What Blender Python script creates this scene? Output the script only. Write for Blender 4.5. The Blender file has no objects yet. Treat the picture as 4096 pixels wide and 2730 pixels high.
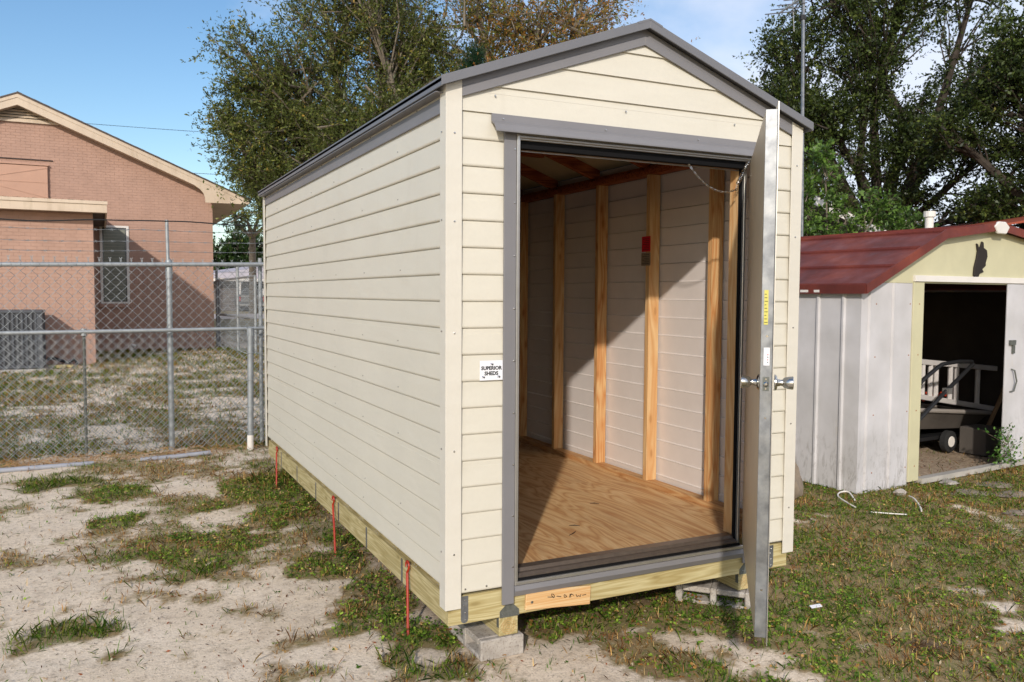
import bpy, math, random
import numpy as np
from mathutils import Vector, Matrix
rng = np.random.default_rng(7); random.seed(7)
S = 0.0254                      # everything below is laid out in inches; z = -8 is the yard level
scene = bpy.context.scene
C = scene.collection
V3 = lambda p: Vector((p[0]*S, p[1]*S, (p[2]+8.0)*S))

# ------------------------------------------------------------------ camera, sky, sun, exposure
yaw, pitch, roll = 0.4562, -0.0555, 0.0056
fw = Vector((math.sin(yaw)*math.cos(pitch), math.cos(yaw)*math.cos(pitch), math.sin(pitch)))
rt = Vector((math.cos(yaw), -math.sin(yaw), 0)); up = rt.cross(fw)
rt2 = rt*math.cos(roll)+up*math.sin(roll); up2 = -rt*math.sin(roll)+up*math.cos(roll)
cam = bpy.data.cameras.new('camera'); camo = bpy.data.objects.new('camera', cam); C.objects.link(camo)
m = Matrix((rt2, up2, -fw)).transposed().to_4x4(); m.translation = V3((-57.777, -144.332, 62.698))
camo.matrix_world = m
cam.sensor_width = 36; cam.lens = 3355.3/4096*36; cam.clip_start = 0.05; cam.clip_end = 2000
scene.camera = camo
cam.dof.use_dof = True; cam.dof.focus_distance = 4.6; cam.dof.aperture_fstop = 8.0

SUN = Vector((-0.687, -1.0, 0.56)).normalized()      # towards the sun
elev = math.asin(SUN.z); rot = math.atan2(SUN.x, SUN.y)
world = bpy.data.worlds.new('World'); scene.world = world; world.use_nodes = True
wn = world.node_tree.nodes; wl = world.node_tree.links; wn.clear()
sky = wn.new('ShaderNodeTexSky'); sky.sky_type = 'NISHITA'; sky.sun_disc = False
sky.sun_elevation = elev; sky.sun_rotation = rot % (2*math.pi); sky.air_density = 1.0; sky.dust_density = 0.6; sky.ozone_density = 1.6
tc = wn.new('ShaderNodeTexCoord')
mp = wn.new('ShaderNodeMapping'); mp.inputs['Scale'].default_value = (1, 1, 2.2)
wl.new(tc.outputs['Generated'], mp.inputs['Vector'])
cn = wn.new('ShaderNodeTexNoise'); cn.inputs['Scale'].default_value = 2.6; cn.inputs['Detail'].default_value = 7; cn.inputs['Roughness'].default_value = 0.52
cn.inputs['Distortion'].default_value = 0.3
wl.new(mp.outputs[0], cn.inputs['Vector'])
# clouds thicken towards the east (+X), the west is clear
dt = wn.new('ShaderNodeVectorMath'); dt.operation = 'DOT_PRODUCT'; dt.inputs[1].default_value = (0.85, -0.3, 0.0)
wl.new(tc.outputs['Generated'], dt.inputs[0])
ad = wn.new('ShaderNodeMath'); ad.operation = 'MULTIPLY_ADD'; ad.inputs[1].default_value = 0.85
wl.new(dt.outputs['Value'], ad.inputs[0]); wl.new(cn.outputs['Fac'], ad.inputs[2])
cr = wn.new('ShaderNodeValToRGB'); cr.color_ramp.elements[0].position = 0.47; cr.color_ramp.elements[1].position = 0.76
cr.color_ramp.elements[0].color = (0, 0, 0, 1); cr.color_ramp.elements[1].color = (0.85, 0.85, 0.85, 1)
wl.new(ad.outputs[0], cr.inputs[0])
mx = wn.new('ShaderNodeMixRGB'); mx.inputs[2].default_value = (6.0, 6.3, 7.2, 1)
hs = wn.new('ShaderNodeHueSaturation'); hs.inputs['Saturation'].default_value = 1.18; wl.new(sky.outputs[0], hs.inputs['Color'])
wl.new(cr.outputs[0], mx.inputs[0]); wl.new(hs.outputs[0], mx.inputs[1])
bg = wn.new('ShaderNodeBackground'); bg.inputs[1].default_value = 0.14
wo = wn.new('ShaderNodeOutputWorld'); wl.new(mx.outputs[0], bg.inputs[0]); wl.new(bg.outputs[0], wo.inputs[0])
sl = bpy.data.lights.new('sun', 'SUN'); sl.energy = 2.9; sl.angle = math.radians(1.3); sl.color = (1.0, 0.93, 0.84)
so = bpy.data.objects.new('sun', sl); C.objects.link(so); so.rotation_euler = SUN.to_track_quat('Z', 'Y').to_euler(); so.location = (0, 0, 30)
scene.view_settings.view_transform = 'Standard'; scene.view_settings.look = 'None'
scene.view_settings.exposure = 0.15; scene.view_settings.gamma = 1; scene.view_settings.use_curve_mapping = False
scene.render.engine = 'CYCLES'
scene.cycles.max_bounces = 6; scene.cycles.diffuse_bounces = 2; scene.cycles.transparent_max_bounces = 8

# ------------------------------------------------------------------ materials
def srgb(r, g, b):
    f = lambda c: (c/255/12.92 if c/255 <= 0.04045 else ((c/255+0.055)/1.055)**2.4)
    return (f(r), f(g), f(b), 1)
class Mat:
    def __init__(s, name, base=(0.5, 0.5, 0.5), rough=0.6, metal=0.0, spec=0.4):
        s.m = bpy.data.materials.new(name); s.m.use_nodes = True
        s.t = s.m.node_tree; s.n = s.t.nodes; s.l = s.t.links
        s.b = s.n['Principled BSDF']
        s.b.inputs['Base Color'].default_value = (*base[:3], 1); s.b.inputs['Roughness'].default_value = rough
        s.b.inputs['Metallic'].default_value = metal; s.b.inputs['Specular IOR Level'].default_value = spec
        s.tc = s.n.new('ShaderNodeTexCoord')
    def new(s, t, **kw):
        n = s.n.new(t)
        for k, v in kw.items():
            if k in n.inputs: n.inputs[k].default_value = v
            else: setattr(n, k, v)
        return n
    def map(s, scale=(1, 1, 1), rot=(0, 0, 0)):
        p = s.new('ShaderNodeMapping'); p.inputs['Scale'].default_value = scale; p.inputs['Rotation'].default_value = rot
        s.l.new(s.tc.outputs['Object'], p.inputs[0]); return p.outputs[0]
    def noise(s, sc, det=3, rough=0.5, vec=None, dist=0):
        n = s.new('ShaderNodeTexNoise', Scale=sc, Detail=det, Roughness=rough, Distortion=dist)
        s.l.new(vec if vec else s.tc.outputs['Object'], n.inputs['Vector']); return n.outputs['Fac']
    def ramp(s, fac, stops):
        r = s.new('ShaderNodeValToRGB'); e = r.color_ramp.elements
        while len(e) < len(stops): e.new(0.5)
        for i, (p, c) in enumerate(stops):
            e[i].position = p; e[i].color = (*c[:3], 1) if hasattr(c, '__len__') else (c, c, c, 1)
        s.l.new(fac, r.inputs[0]); return r.outputs[0]
    def mix(s, fac, a, b, mode='MIX'):
        x = s.new('ShaderNodeMixRGB', blend_type=mode)
        for i, v in ((0, fac), (1, a), (2, b)):
            if isinstance(v, (int, float)): x.inputs[i].default_value = v
            elif hasattr(v, '__len__'): x.inputs[i].default_value = (*v[:3], 1)
            else: s.l.new(v, x.inputs[i])
        return x.outputs[0]
    def color(s, o): s.l.new(o, s.b.inputs['Base Color']); return s
    def rough(s, o): s.l.new(o, s.b.inputs['Roughness']); return s
    def bump(s, h, strength=0.3, dist=0.002):
        b = s.new('ShaderNodeBump', Strength=strength, Distance=dist); s.l.new(h, b.inputs['Height'])
        s.l.new(b.outputs[0], s.b.inputs['Normal']); return s

def plain(name, base, rough=0.6, metal=0.0, var=0.08, sc=3.0, bumps=0.0, bsc=200, spec=0.4):
    M = Mat(name, base, rough, metal, spec)
    c1 = tuple(max(0, c*(1-var)) for c in base[:3]); c2 = tuple(min(1, c*(1+var)) for c in base[:3])
    M.color(M.ramp(M.noise(sc, 5, 0.6), [(0.3, c1), (0.7, c2)]))
    if bumps: M.bump(M.noise(bsc, 3), bumps, 0.0015)
    return M.m
def siding_mat(name, base):
    M = Mat(name, base, 0.42, 0, 0.35)
    big = M.noise(0.9, 4, 0.6); fine = M.noise(60, 4, 0.6)
    c = M.ramp(big, [(0.3, tuple(x*0.955 for x in base[:3])), (0.72, tuple(min(1, x*1.03) for x in base[:3]))])
    c = M.mix(M.ramp(fine, [(0.35, 0.10), (0.6, 0.0)]), c, tuple(x*0.8 for x in base[:3]))
    # faint dirt streaks low on the boards
    st = M.noise(1.0, 6, 0.7, M.map((7, 7, 0.7)))
    c = M.mix(M.ramp(st, [(0.58, 0.0), (0.8, 0.16)]), c, (0.42, 0.36, 0.28))
    M.color(c)
    emb = M.new('ShaderNodeBump', Strength=0.35, Distance=0.0012); M.l.new(M.noise(1, 2, 0.5, M.map((150, 150, 260), (0.4, 0.3, 0.2)), 0.6), emb.inputs['Height'])
    wav = M.new('ShaderNodeBump', Strength=0.5, Distance=0.012); M.l.new(M.noise(1.0, 2, 0.5, M.map((3.2, 3.2, 9))), wav.inputs['Height'])
    M.l.new(wav.outputs[0], emb.inputs['Normal']); M.l.new(emb.outputs[0], M.b.inputs['Normal'])
    return M.m
def wood_mat(name, light, dark, axis, ring=26, knots=True, rough=0.65, along=1.6, contrast=1.0, wear=0.0):
    """grain runs along axis (0,1,2); rings are stretched noise, knots are sparse dark eyes"""
    M = Mat(name, light, rough, 0, 0.3)
    sc = [ring, ring, ring]; sc[axis] = along
    v = M.map(tuple(sc))
    w = M.noise(0.55, 2, 0.5, v, 0.4)
    mul = M.new('ShaderNodeMath', operation='MULTIPLY'); mul.inputs[1].default_value = 9.0; M.l.new(w, mul.inputs[0])
    fr = M.new('ShaderNodeMath', operation='PINGPONG'); fr.inputs[1].default_value = 0.5; M.l.new(mul.outputs[0], fr.inputs[0])
    grain = M.ramp(fr.outputs[0], [(0.0, dark), (0.16*contrast+0.1, tuple((a+b)/2 for a, b in zip(light, dark))), (0.5, light)])
    sc2 = [160, 160, 160]; sc2[axis] = 6
    fine = M.noise(1, 3, 0.6, M.map(tuple(sc2)))
    c = M.mix(M.ramp(fine, [(0.35, 0.35), (0.65, 0.0)]), grain, dark)
    tone = M.noise(2.2, 2)
    c = M.mix(M.ramp(tone, [(0.4, 0.0), (0.75, 0.30)]), c, tuple((a*0.45+b*0.55)*0.9 for a, b in zip(light, dark)))
    if knots:
        sk = [13, 13, 13]; sk[axis] = 4.5
        vo = M.new('ShaderNodeTexVoronoi', Scale=1.0); M.l.new(M.map(tuple(sk)), vo.inputs['Vector'])
        c = M.mix(M.ramp(vo.outputs['Distance'], [(0.09, 1.0), (0.17, 0.0)]), c, tuple(x*0.35 for x in dark))
        c = M.mix(M.ramp(vo.outputs['Distance'], [(0.14, 0.7), (0.34, 0.0)]), c, dark)
    M.color(c); M.bump(fine, 0.15, 0.001)
    return M.m
cream = srgb(211, 205, 190); creamM = siding_mat('cream_siding', cream)
trimM = siding_mat('cream_trim', srgb(213, 207, 194))
innerM = plain('siding_back', srgb(222, 212, 206), 0.6, var=0.04, sc=5)
greyM = plain('grey_trim', srgb(124, 122, 124), 0.42, 0.0, 0.05, 4, 0.35, 260)
roofM = plain('roof_metal', srgb(112, 112, 116), 0.4, 0.0, 0.05, 4, 0.3, 260)
roofUnder = plain('roof_underside', srgb(188, 172, 140), 0.7)
pineZ = wood_mat('pine_vertical', srgb(222, 190, 142)[:3], srgb(202, 150, 96)[:3], 2, ring=16)
pineY = wood_mat('pine_lengthwise', srgb(214, 178, 128)[:3], srgb(180, 126, 78)[:3], 1, ring=20)
pineX = wood_mat('pine_crosswise', srgb(216, 172, 112)[:3], srgb(176, 112, 56)[:3], 0, knots=False)
raftM = wood_mat('pine_shade_toned', srgb(186, 112, 64)[:3], srgb(120, 50, 26)[:3], 0)  # pine darkened and reddened: shade under the roof put into the colour
studRed = wood_mat('pine_stud_red', srgb(220, 186, 134)[:3], srgb(192, 130, 76)[:3], 2, ring=26)
treatX = wood_mat('treated_crosswise', srgb(204, 192, 148)[:3], srgb(166, 148, 98)[:3], 0, ring=30, rough=0.8)
treatY = wood_mat('treated_lengthwise', srgb(200, 186, 142)[:3], srgb(158, 142, 94)[:3], 1, ring=30, rough=0.8)
tagM = wood_mat('scrap_pine', srgb(224, 196, 150)[:3], srgb(206, 156, 100)[:3], 0, ring=44, knots=False, along=1.0)
galvM = Mat('galvanised', srgb(176, 178, 180), 0.38, 0.85)
_n = galvM.noise(14, 5, 0.65); galvM.color(galvM.ramp(_n, [(0.3, srgb(112, 114, 118)), (0.6, srgb(146, 148, 150)), (0.8, srgb(164, 164, 163))]))
galvM.rough(galvM.ramp(galvM.noise(9, 4), [(0.3, 0.38), (0.7, 0.6)])); galvM = galvM.m
fenceM = plain('fence_galvanised', srgb(150, 154, 156), 0.5, 0.35, 0.2, 12)
darkGalvM = plain('dull_steel', srgb(104, 106, 100), 0.6, 0.4, 0.2, 60)
steelM = plain('polished_steel', srgb(196, 194, 190), 0.22, 1.0, 0.05, 20)
alumM = plain('bronze_aluminium', srgb(120, 108, 98), 0.38, 0.6, 0.12, 30)
silverM = plain('bare_aluminium', srgb(190, 186, 180), 0.34, 0.75, 0.06, 20)
rubberM = plain('black_rubber', (0.010, 0.010, 0.011), 0.85, spec=0.1)
redM = plain('red_painted_steel', srgb(160, 44, 22), 0.45, 0, 0.15, 40)
whiteP = plain('white_label', srgb(232, 232, 236), 0.5, var=0.02)
inkM = plain('black_ink', (0.01, 0.01, 0.012), 0.7)
blueInk = plain('blue_ink', srgb(90, 100, 160), 0.7)
yellowP = plain('yellow_label', srgb(206, 196, 96), 0.5, var=0.05)
redP = plain('red_label', srgb(200, 24, 40), 0.5, var=0.05)
silverP = plain('silver_label', srgb(150, 130, 108), 0.45, 0.3, 0.15, 40)
doorIn = plain('door_inner_skin', srgb(208, 188, 158), 0.42, 0.0, 0.06, 5, 0.15, 300)
M = Mat('plywood', srgb(205, 160, 105), 0.6, 0, 0.3)
w = M.noise(0.6, 3, 0.5, M.map((4.6, 0.8, 1)), 1.1)
mul = M.new('ShaderNodeMath', operation='MULTIPLY'); mul.inputs[1].default_value = 13; M.l.new(w, mul.inputs[0])
fr = M.new('ShaderNodeMath', operation='PINGPONG'); fr.inputs[1].default_value = 0.5; M.l.new(mul.outputs[0], fr.inputs[0])
c = M.ramp(fr.outputs[0], [(0.0, srgb(186, 136, 88)), (0.2, srgb(208, 166, 116)), (0.5, srgb(218, 182, 134))])
c = M.mix(M.ramp(M.noise(1, 4, 0.6, M.map((70, 3.5, 1))), [(0.36, 0.3), (0.52, 0.0)]), c, srgb(168, 118, 74))
c = M.mix(M.ramp(M.noise(2.0, 5, 0.7, M.map((2.4, 0.9, 1))), [(0.5, 0.0), (0.72, 0.45)]), c, srgb(158, 112, 72))
M.color(c); M.bump(M.noise(1, 4, 0.6, M.map((120, 8, 1))), 0.2, 0.001); plyM = M.m
M = Mat('concrete', srgb(182, 174, 164), 0.9, 0, 0.2)
c = M.ramp(M.noise(8, 6, 0.7), [(0.25, srgb(140, 130, 120)), (0.6, srgb(186, 178, 168)), (0.85, srgb(205, 198, 188))])
c = M.mix(M.ramp(M.noise(90, 3), [(0.3, 0.7), (0.45, 0.0)]), c, srgb(110, 100, 92)); M.color(c)
M.bump(M.noise(120, 4, 0.7), 0.8, 0.004); concM = M.m
def brick_mat(name, base):
    M = Mat(name, base, 0.75, 0, 0.25)
    c = M.ramp(M.noise(2.5, 5, 0.6), [(0.3, tuple(x*0.88 for x in base[:3])), (0.7, tuple(x*1.06 for x in base[:3]))])
    # light wear of the paint and some grime along the base
    c = M.mix(M.ramp(M.noise(24, 5, 0.7), [(0.6, 0.0), (0.78, 0.25)]), c, srgb(200, 160, 140))
    M.color(c); M.bump(M.noise(60, 4), 0.35, 0.004); return M.m
pink = srgb(178, 144, 127); brickM = brick_mat('pink_brick', pink); mortM = plain('pink_mortar', tuple(x*0.86 for x in pink[:3]), 0.9)
beigeM = Mat('beige_board', srgb(205, 186, 164), 0.55)
c = beigeM.ramp(beigeM.noise(1.5, 5), [(0.3, srgb(196, 176, 154)), (0.7, srgb(212, 194, 172))])
c = beigeM.mix(beigeM.ramp(beigeM.noise(1, 5, 0.7, beigeM.map((5, 5, 0.8))), [(0.5, 0.0), (0.75, 0.45)]), c, srgb(146, 128, 100)); beigeM.color(c); beigeM = beigeM.m
shingM = plain('grey_shingle', srgb(96, 86, 82), 0.95, 0, 0.3, 20, 0.6, 60)
shutM = plain('pink_shutter', srgb(186, 146, 124), 0.6, 0, 0.05)
glassM = plain('window_glass', srgb(70, 72, 68), 0.12, 0, 0.3, 5, spec=0.6)
blindM = plain('window_screen', srgb(124, 126, 114), 0.6, 0, 0.15, 6)
whiteM = plain('white_paint', srgb(222, 216, 208), 0.5, 0, 0.05)
acM = plain('ac_grey', srgb(82, 84, 88), 0.5, 0.1, 0.1); acDark = plain('ac_core', srgb(38, 36, 38), 0.7)
blackM = plain('black_plastic', (0.015, 0.015, 0.016), 0.5)
pvcM = plain('pvc_pipe', srgb(150, 152, 160), 0.4, 0, 0.12, 8)
M = Mat('rusty_red_roof', srgb(112, 40, 32), 0.42, 0.1, 0.5)
c = M.ramp(M.noise(2.2, 6, 0.65), [(0.25, srgb(78, 32, 26)), (0.5, srgb(110, 47, 37)), (0.75, srgb(140, 68, 48))])
c = M.mix(M.ramp(M.noise(14, 5, 0.75), [(0.6, 0.0), (0.75, 0.5)]), c, srgb(150, 82, 50)); M.color(c)
M.rough(M.ramp(M.noise(6, 4), [(0.3, 0.48), (0.7, 0.8)])); rustM = M.m
M = Mat('old_white_panel', srgb(208, 204, 200), 0.5, 0.0, 0.4)
c = M.ramp(M.noise(3, 5), [(0.3, srgb(184, 181, 180)), (0.7, srgb(204, 201, 202))])
sep = M.new('ShaderNodeSeparateXYZ'); M.l.new(M.tc.outputs['Object'], sep.inputs[0])
low = M.ramp(sep.outputs[2], [(0.0, 1.0), (0.75, 0.0)])
scr = M.ramp(M.noise(1, 6, 0.75, M.map((14, 14, 4), (0.5, 0.9, 0)), 1.5), [(0.5, 0.0), (0.66, 0.8)])
f = M.mix(1.0, low, scr, 'MULTIPLY'); c = M.mix(f, c, srgb(128, 122, 116))
c = M.mix(M.ramp(M.noise(5, 6, 0.8, M.map((1, 1, 0.4))), [(0.62, 0.0), (0.85, 0.45)]), c, srgb(196, 176, 128)); M.color(c); oldWhite = M.m
shadeLinerM = plain('shade_liner', srgb(70, 62, 54), 0.9, 0, 0.2)  # dark colour stands in for shade inside the old shed
creamOld = plain('old_cream_panel', srgb(196, 190, 156), 0.5, 0, 0.07, 3)
concSill = plain('weathered_sill', srgb(170, 164, 154), 0.8, 0, 0.15, 6)
stoneM = plain('field_stone', srgb(140, 126, 110), 0.9, 0, 0.3, 5, 0.8, 30)
truckM = plain('grey_truck_paint', srgb(96, 98, 98), 0.35, 0.3, 0.05); tireM = plain('tyre', (0.02, 0.02, 0.02), 0.8)
barkM = plain('bark', srgb(118, 108, 94), 0.95, 0, 0.35, 8, 0.8, 20); barkDark = plain('dark_bark', srgb(62, 54, 46), 0.95, 0, 0.35, 8, 0.8, 20)
asphM = plain('road_surface', srgb(172, 160, 152), 0.95, 0, 0.1, 2)
def attr_mat(name, rough=0.6, trans=0.3, spec=0.25):
    M = Mat(name, (0.1, 0.1, 0.05), rough, 0, spec)
    a = M.new('ShaderNodeVertexColor'); a.layer_name = 'Col'; M.color(a.outputs[0])
    if trans:
        tr = M.new('ShaderNodeBsdfTranslucent'); M.l.new(a.outputs[0], tr.inputs[0])
        ms = M.new('ShaderNodeMixShader'); ms.inputs[0].default_value = trans
        M.l.new(M.b.outputs[0], ms.inputs[1]); M.l.new(tr.outputs[0], ms.inputs[2])
        M.l.new(ms.outputs[0], M.n['Material Output'].inputs[0])
    return M.m
leafM = attr_mat('leaf', 0.45, 0.38, 0.4); grassM = attr_mat('grass_blade', 0.7, 0.25, 0.15)

# ------------------------------------------------------------------ mesh helpers
class MB:
    def __init__(s): s.v = []; s.f = []
    def add(s, vs, fs):
        o = len(s.v); s.v += [tuple(v) for v in vs]; s.f += [tuple(i+o for i in f) for f in fs]; return s
    def box(s, x0, x1, y0, y1, z0, z1):
        v = [(x, y, z) for z in (z0, z1) for y in (y0, y1) for x in (x0, x1)]
        return s.add(v, [(0, 2, 3, 1), (4, 5, 7, 6), (0, 1, 5, 4), (2, 6, 7, 3), (0, 4, 6, 2), (1, 3, 7, 5)])
    def obox(s, o, a, b, c):
        """oriented box: corner o, edge vectors a, b, c"""
        o, a, b, c = map(Vector, (o, a, b, c)); v = [o+a*i+b*j+c*k for k in (0, 1) for j in (0, 1) for i in (0, 1)]
        return s.add(v, [(0, 2, 3, 1), (4, 5, 7, 6), (0, 1, 5, 4), (2, 6, 7, 3), (0, 4, 6, 2), (1, 3, 7, 5)])
    def prism(s, poly, ext):
        """closed polygon of 3-D points swept along ext"""
        n = len(poly); e = Vector(ext); p = [Vector(q) for q in poly]
        return s.add(p+[q+e for q in p], [tuple(range(n))[::-1], tuple(range(n, 2*n))]+[(i, (i+1) % n, n+(i+1) % n, n+i) for i in range(n)])
    def tube(s, pts, r, n=8, cap=True):
        pts = [Vector(p) for p in pts]; rs = r if hasattr(r, '__len__') else [r]*len(pts); vs = []; prev = None
        for i, p in enumerate(pts):
            d = (pts[min(i+1, len(pts)-1)]-pts[max(i-1, 0)])
            if d.length < 1e-6: d = Vector((0, 0, 1))
            d.normalize()
            a = (prev - d*prev.dot(d)) if prev else None
            if a is None or a.length < 1e-3: a = d.cross(Vector((0, 0, 1)) if abs(d.z) < 0.9 else Vector((1, 0, 0)))
            a.normalize(); prev = a; b = d.cross(a)
            for k in range(n):
                t = 2*math.pi*k/n; vs.append(p+(a*math.cos(t)+b*math.sin(t))*rs[i])
        fs = [(i*n+k, i*n+(k+1) % n, (i+1)*n+(k+1) % n, (i+1)*n+k) for i in range(len(pts)-1) for k in range(n)]
        if cap: fs += [tuple(range(n))[::-1], tuple((len(pts)-1)*n+k for k in range(n))]
        return s.add(vs, fs)
    def lathe(s, o, axis, prof, n=16):
        o = Vector(o); d = Vector(axis).normalized()
        return s.tube_r([o+d*t for t, r in prof], [max(r, 0.01) for t, r in prof], d, n)
    def tube_r(s, pts, rs, d, n):
        a = d.cross(Vector((0, 0, 1)) if abs(d.z) < 0.9 else Vector((1, 0, 0))).normalized(); b = d.cross(a)
        vs = [p+(a*math.cos(2*math.pi*k/n)+b*math.sin(2*math.pi*k/n))*r for p, r in zip(pts, rs) for k in range(n)]
        fs = [(i*n+k, i*n+(k+1) % n, (i+1)*n+(k+1) % n, (i+1)*n+k) for i in range(len(pts)-1) for k in range(n)]
        fs += [tuple(range(n))[::-1], tuple((len(pts)-1)*n+k for k in range(n))]
        return s.add(vs, fs)
def world_of(o):
    v = Vector((0, 0, 0))
    while o: v = v+Vector(o.location); o = o.parent
    return v
def build(name, mb, mat, parent=None, at=None, smooth=False, bevel=0, kind=None, label=None):
    """link a mesh laid out in world inches; origin at `at` (inches) or at the parent's"""
    org = V3(at) if at is not None else (world_of(parent) if parent else Vector((0, 0, 0)))
    me = bpy.data.meshes.new(name)
    me.from_pydata([V3(v)-org for v in mb.v], [], mb.f); me.materials.append(mat)
    import bmesh as bm_
    b = bm_.new(); b.from_mesh(me); bm_.ops.recalc_face_normals(b, faces=b.faces)
    if bevel: bm_.ops.bevel(b, geom=[e for e in b.edges if e.calc_face_angle(0) > 0.5], offset=bevel*S, segments=1, affect='EDGES')
    b.to_mesh(me); b.free()
    if smooth:
        me.shade_smooth()
        try: me.set_sharp_from_angle(angle=math.radians(40))
        except Exception: pass
    o = bpy.data.objects.new(name, me); C.objects.link(o)
    if parent: o.parent = parent; o.location = org-world_of(parent)
    else: o.location = org
    if kind: o['kind'] = kind
    if label: o['label'] = label
    return o
def tag(o, label=None, cat=None, group=None, kind=None):
    if label: o['label'] = label
    if cat: o['category'] = cat
    if group: o['group'] = group
    if kind: o['kind'] = kind
    return o
def thing(name, label, cat, at, group=None):
    o = bpy.data.objects.new(name, None); C.objects.link(o); o.location = V3(at); o.empty_display_size = 0.2
    return tag(o, label, cat, group)
def raw_mesh(name, verts, nper, cols, mat, parent=None, kind='stuff'):
    """many separate nper-gons straight from a (N*nper,3) inch array, with per-vertex colours"""
    org = world_of(parent) if parent else Vector((0, 0, 0))
    v = np.asarray(verts, np.float64)*S; v[:, 2] += 8*S; v -= np.array(org)
    n = len(v); k = n//nper
    me = bpy.data.meshes.new(name); me.vertices.add(n); me.loops.add(n); me.polygons.add(k)
    me.vertices.foreach_set('co', v.astype(np.float32).ravel()); me.loops.foreach_set('vertex_index', np.arange(n, dtype=np.int32))
    me.polygons.foreach_set('loop_start', np.arange(0, n, nper, dtype=np.int32))
    me.update(calc_edges=True)
    a = me.color_attributes.new('Col', 'FLOAT_COLOR', 'POINT')
    a.data.foreach_set('color', np.concatenate([cols, np.ones((n, 1))], 1).astype(np.float32).ravel())
    me.materials.append(mat); o = bpy.data.objects.new(name, me); C.objects.link(o)
    if parent: o.parent = parent
    if kind: o['kind'] = kind
    return o
def text_mesh(name, body, size, org, ux, uz, mat, parent, depth=0.02, bold=0.0):
    cu = bpy.data.curves.new(name, 'FONT'); cu.body = body; cu.size = size*S; cu.align_x = 'CENTER'; cu.align_y = 'CENTER'; cu.extrude = depth*S; cu.offset = bold*S
    cu.resolution_u = 3
    tmp = bpy.data.objects.new(name+'_curve', cu); C.objects.link(tmp)
    bpy.context.view_layer.update()
    me = bpy.data.meshes.new_from_object(tmp.evaluated_get(bpy.context.evaluated_depsgraph_get()))
    C.objects.unlink(tmp); bpy.data.objects.remove(tmp)
    ux = Vector(ux).normalized(); uz = Vector(uz).normalized(); n = ux.cross(uz)
    me.transform(Matrix((ux, uz, n)).transposed().to_4x4())
    me.materials.clear(); me.materials.append(mat); me.name = name
    o = bpy.data.objects.new(name, me); C.objects.link(o); o.parent = parent; o.location = V3(org)-world_of(parent)
    return o

# ------------------------------------------------------------------ ground
_lat = rng.random((4, 256, 256))
def vnoise(x, y, sc, k=0):
    X = x/sc+100; Y = y/sc+100; xi = np.floor(X).astype(int); yi = np.floor(Y).astype(int); fx = X-xi; fy = Y-yi
    fx = fx*fx*(3-2*fx); fy = fy*fy*(3-2*fy); L = _lat[k]
    g = lambda a, b: L[a % 256, b % 256]
    return (g(xi, yi)*(1-fx)+g(xi+1, yi)*fx)*(1-fy)+(g(xi, yi+1)*(1-fx)+g(xi+1, yi+1)*fx)*fy
def fbm(x, y, sc, k=0, o=4):
    t = 0; a = 0.5; s = 0
    for i in range(o): t = t+a*vnoise(x+i*37.3, y-i*19.1, sc/2**i, (k+i) % 4); s += a; a *= 0.55
    return t/s
def sstep(x, a, b): t = np.clip((x-a)/(b-a), 0, 1); return t*t*(3-2*t)
def gz(x, y):
    x = np.asarray(x, float); y = np.asarray(y, float)
    z = -8+5.0*sstep(y, 450, 700)+8.5*sstep(y, 1150, 2500)+0.0*x
    near = 1-sstep(y, 900, 1500)
    return z+near*((fbm(x, y, 60, 0)-0.5)*1.6+(fbm(x, y, 9, 1, 2)-0.5)*0.5)-0.15
PATCH = {
"weed":[(-32,100,16,19),(-56,137,8,11),(-4,131,13,22),(-7,162,17,26),(-9,72,8,11),(-4,69,11,13),(-2,35,8,12),(-1,19,7,8),(-13,26,4,3),(6,15,5,8),(2,54,6,10),(36,11,19,9),(60,7,12,9),(42,-21,8,4),(25,8,5,7),(67,-4,6,11),(93,-5,9,20),(-54,181,17,15),(5,90,8,11)],
"grass":[(-77,200,9,15),(-73,46,5,7),(-62,49,10,5),(-57,32,3,4),(2,179,12,16),(-6,7,5,4),(-39,75,5,8),(-74,206,19,9),(-2,0,7,4),(-57,55,6,3)],
"dry":[(-36,211,29,18),(-76,106,9,9),(-37,58,4,4),(-10,185,16,15),(38,-7,7,9),(-32,158,18,12),(-5,100,6,10),(-48,110,6,7),(-29,69,6,5),(-27,46,6,5),(-85,164,8,12),(3,2,5,4),(-39,36,8,5),(-20,22,10,5),(-8,40,9,6),(-26,12,8,5),(-50,64,10,5),(-66,128,12,7),(-14,-4,8,5)],
"bare":[(48,-8,11,9),(19,-6,10,9),(112,-9,8,5),(120,3,3,3),(139,12,4,3),(130,-14,5,5),(57,-32,6,3),(11,428,25,45),(-50,507,18,15),(-22,637,22,14),(39,611,22,14),(-77,405,12,8),(-54,297,8,6),(-91,316,14,9),(-56,243,36,7),(127,-24,6,5),(-62,81,18,17),(-17,47,6,9),(-30,26,19,12),(-72,141,13,14),(-50,20,22,10)],
"soil":[(91,-32,6,5),(60,-15,5,6),(17,25,6,5)]}
cr_, sr_ = 0.898, 0.440
def patch(x, y, key):
    t = np.zeros_like(x, float)
    wob = (fbm(x, y, 16, 2)-0.5)*1.5
    for (cx, cy, rx, ry) in PATCH[key]:
        dx = x-cx; dy = y-cy; a = (dx*cr_-dy*sr_)/rx; b = (dx*sr_+dy*cr_)/ry
        d = np.sqrt(a*a+b*b)+wob
        t = np.maximum(t, 1-sstep(d, 0.55, 1.25))
    return t
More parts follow.
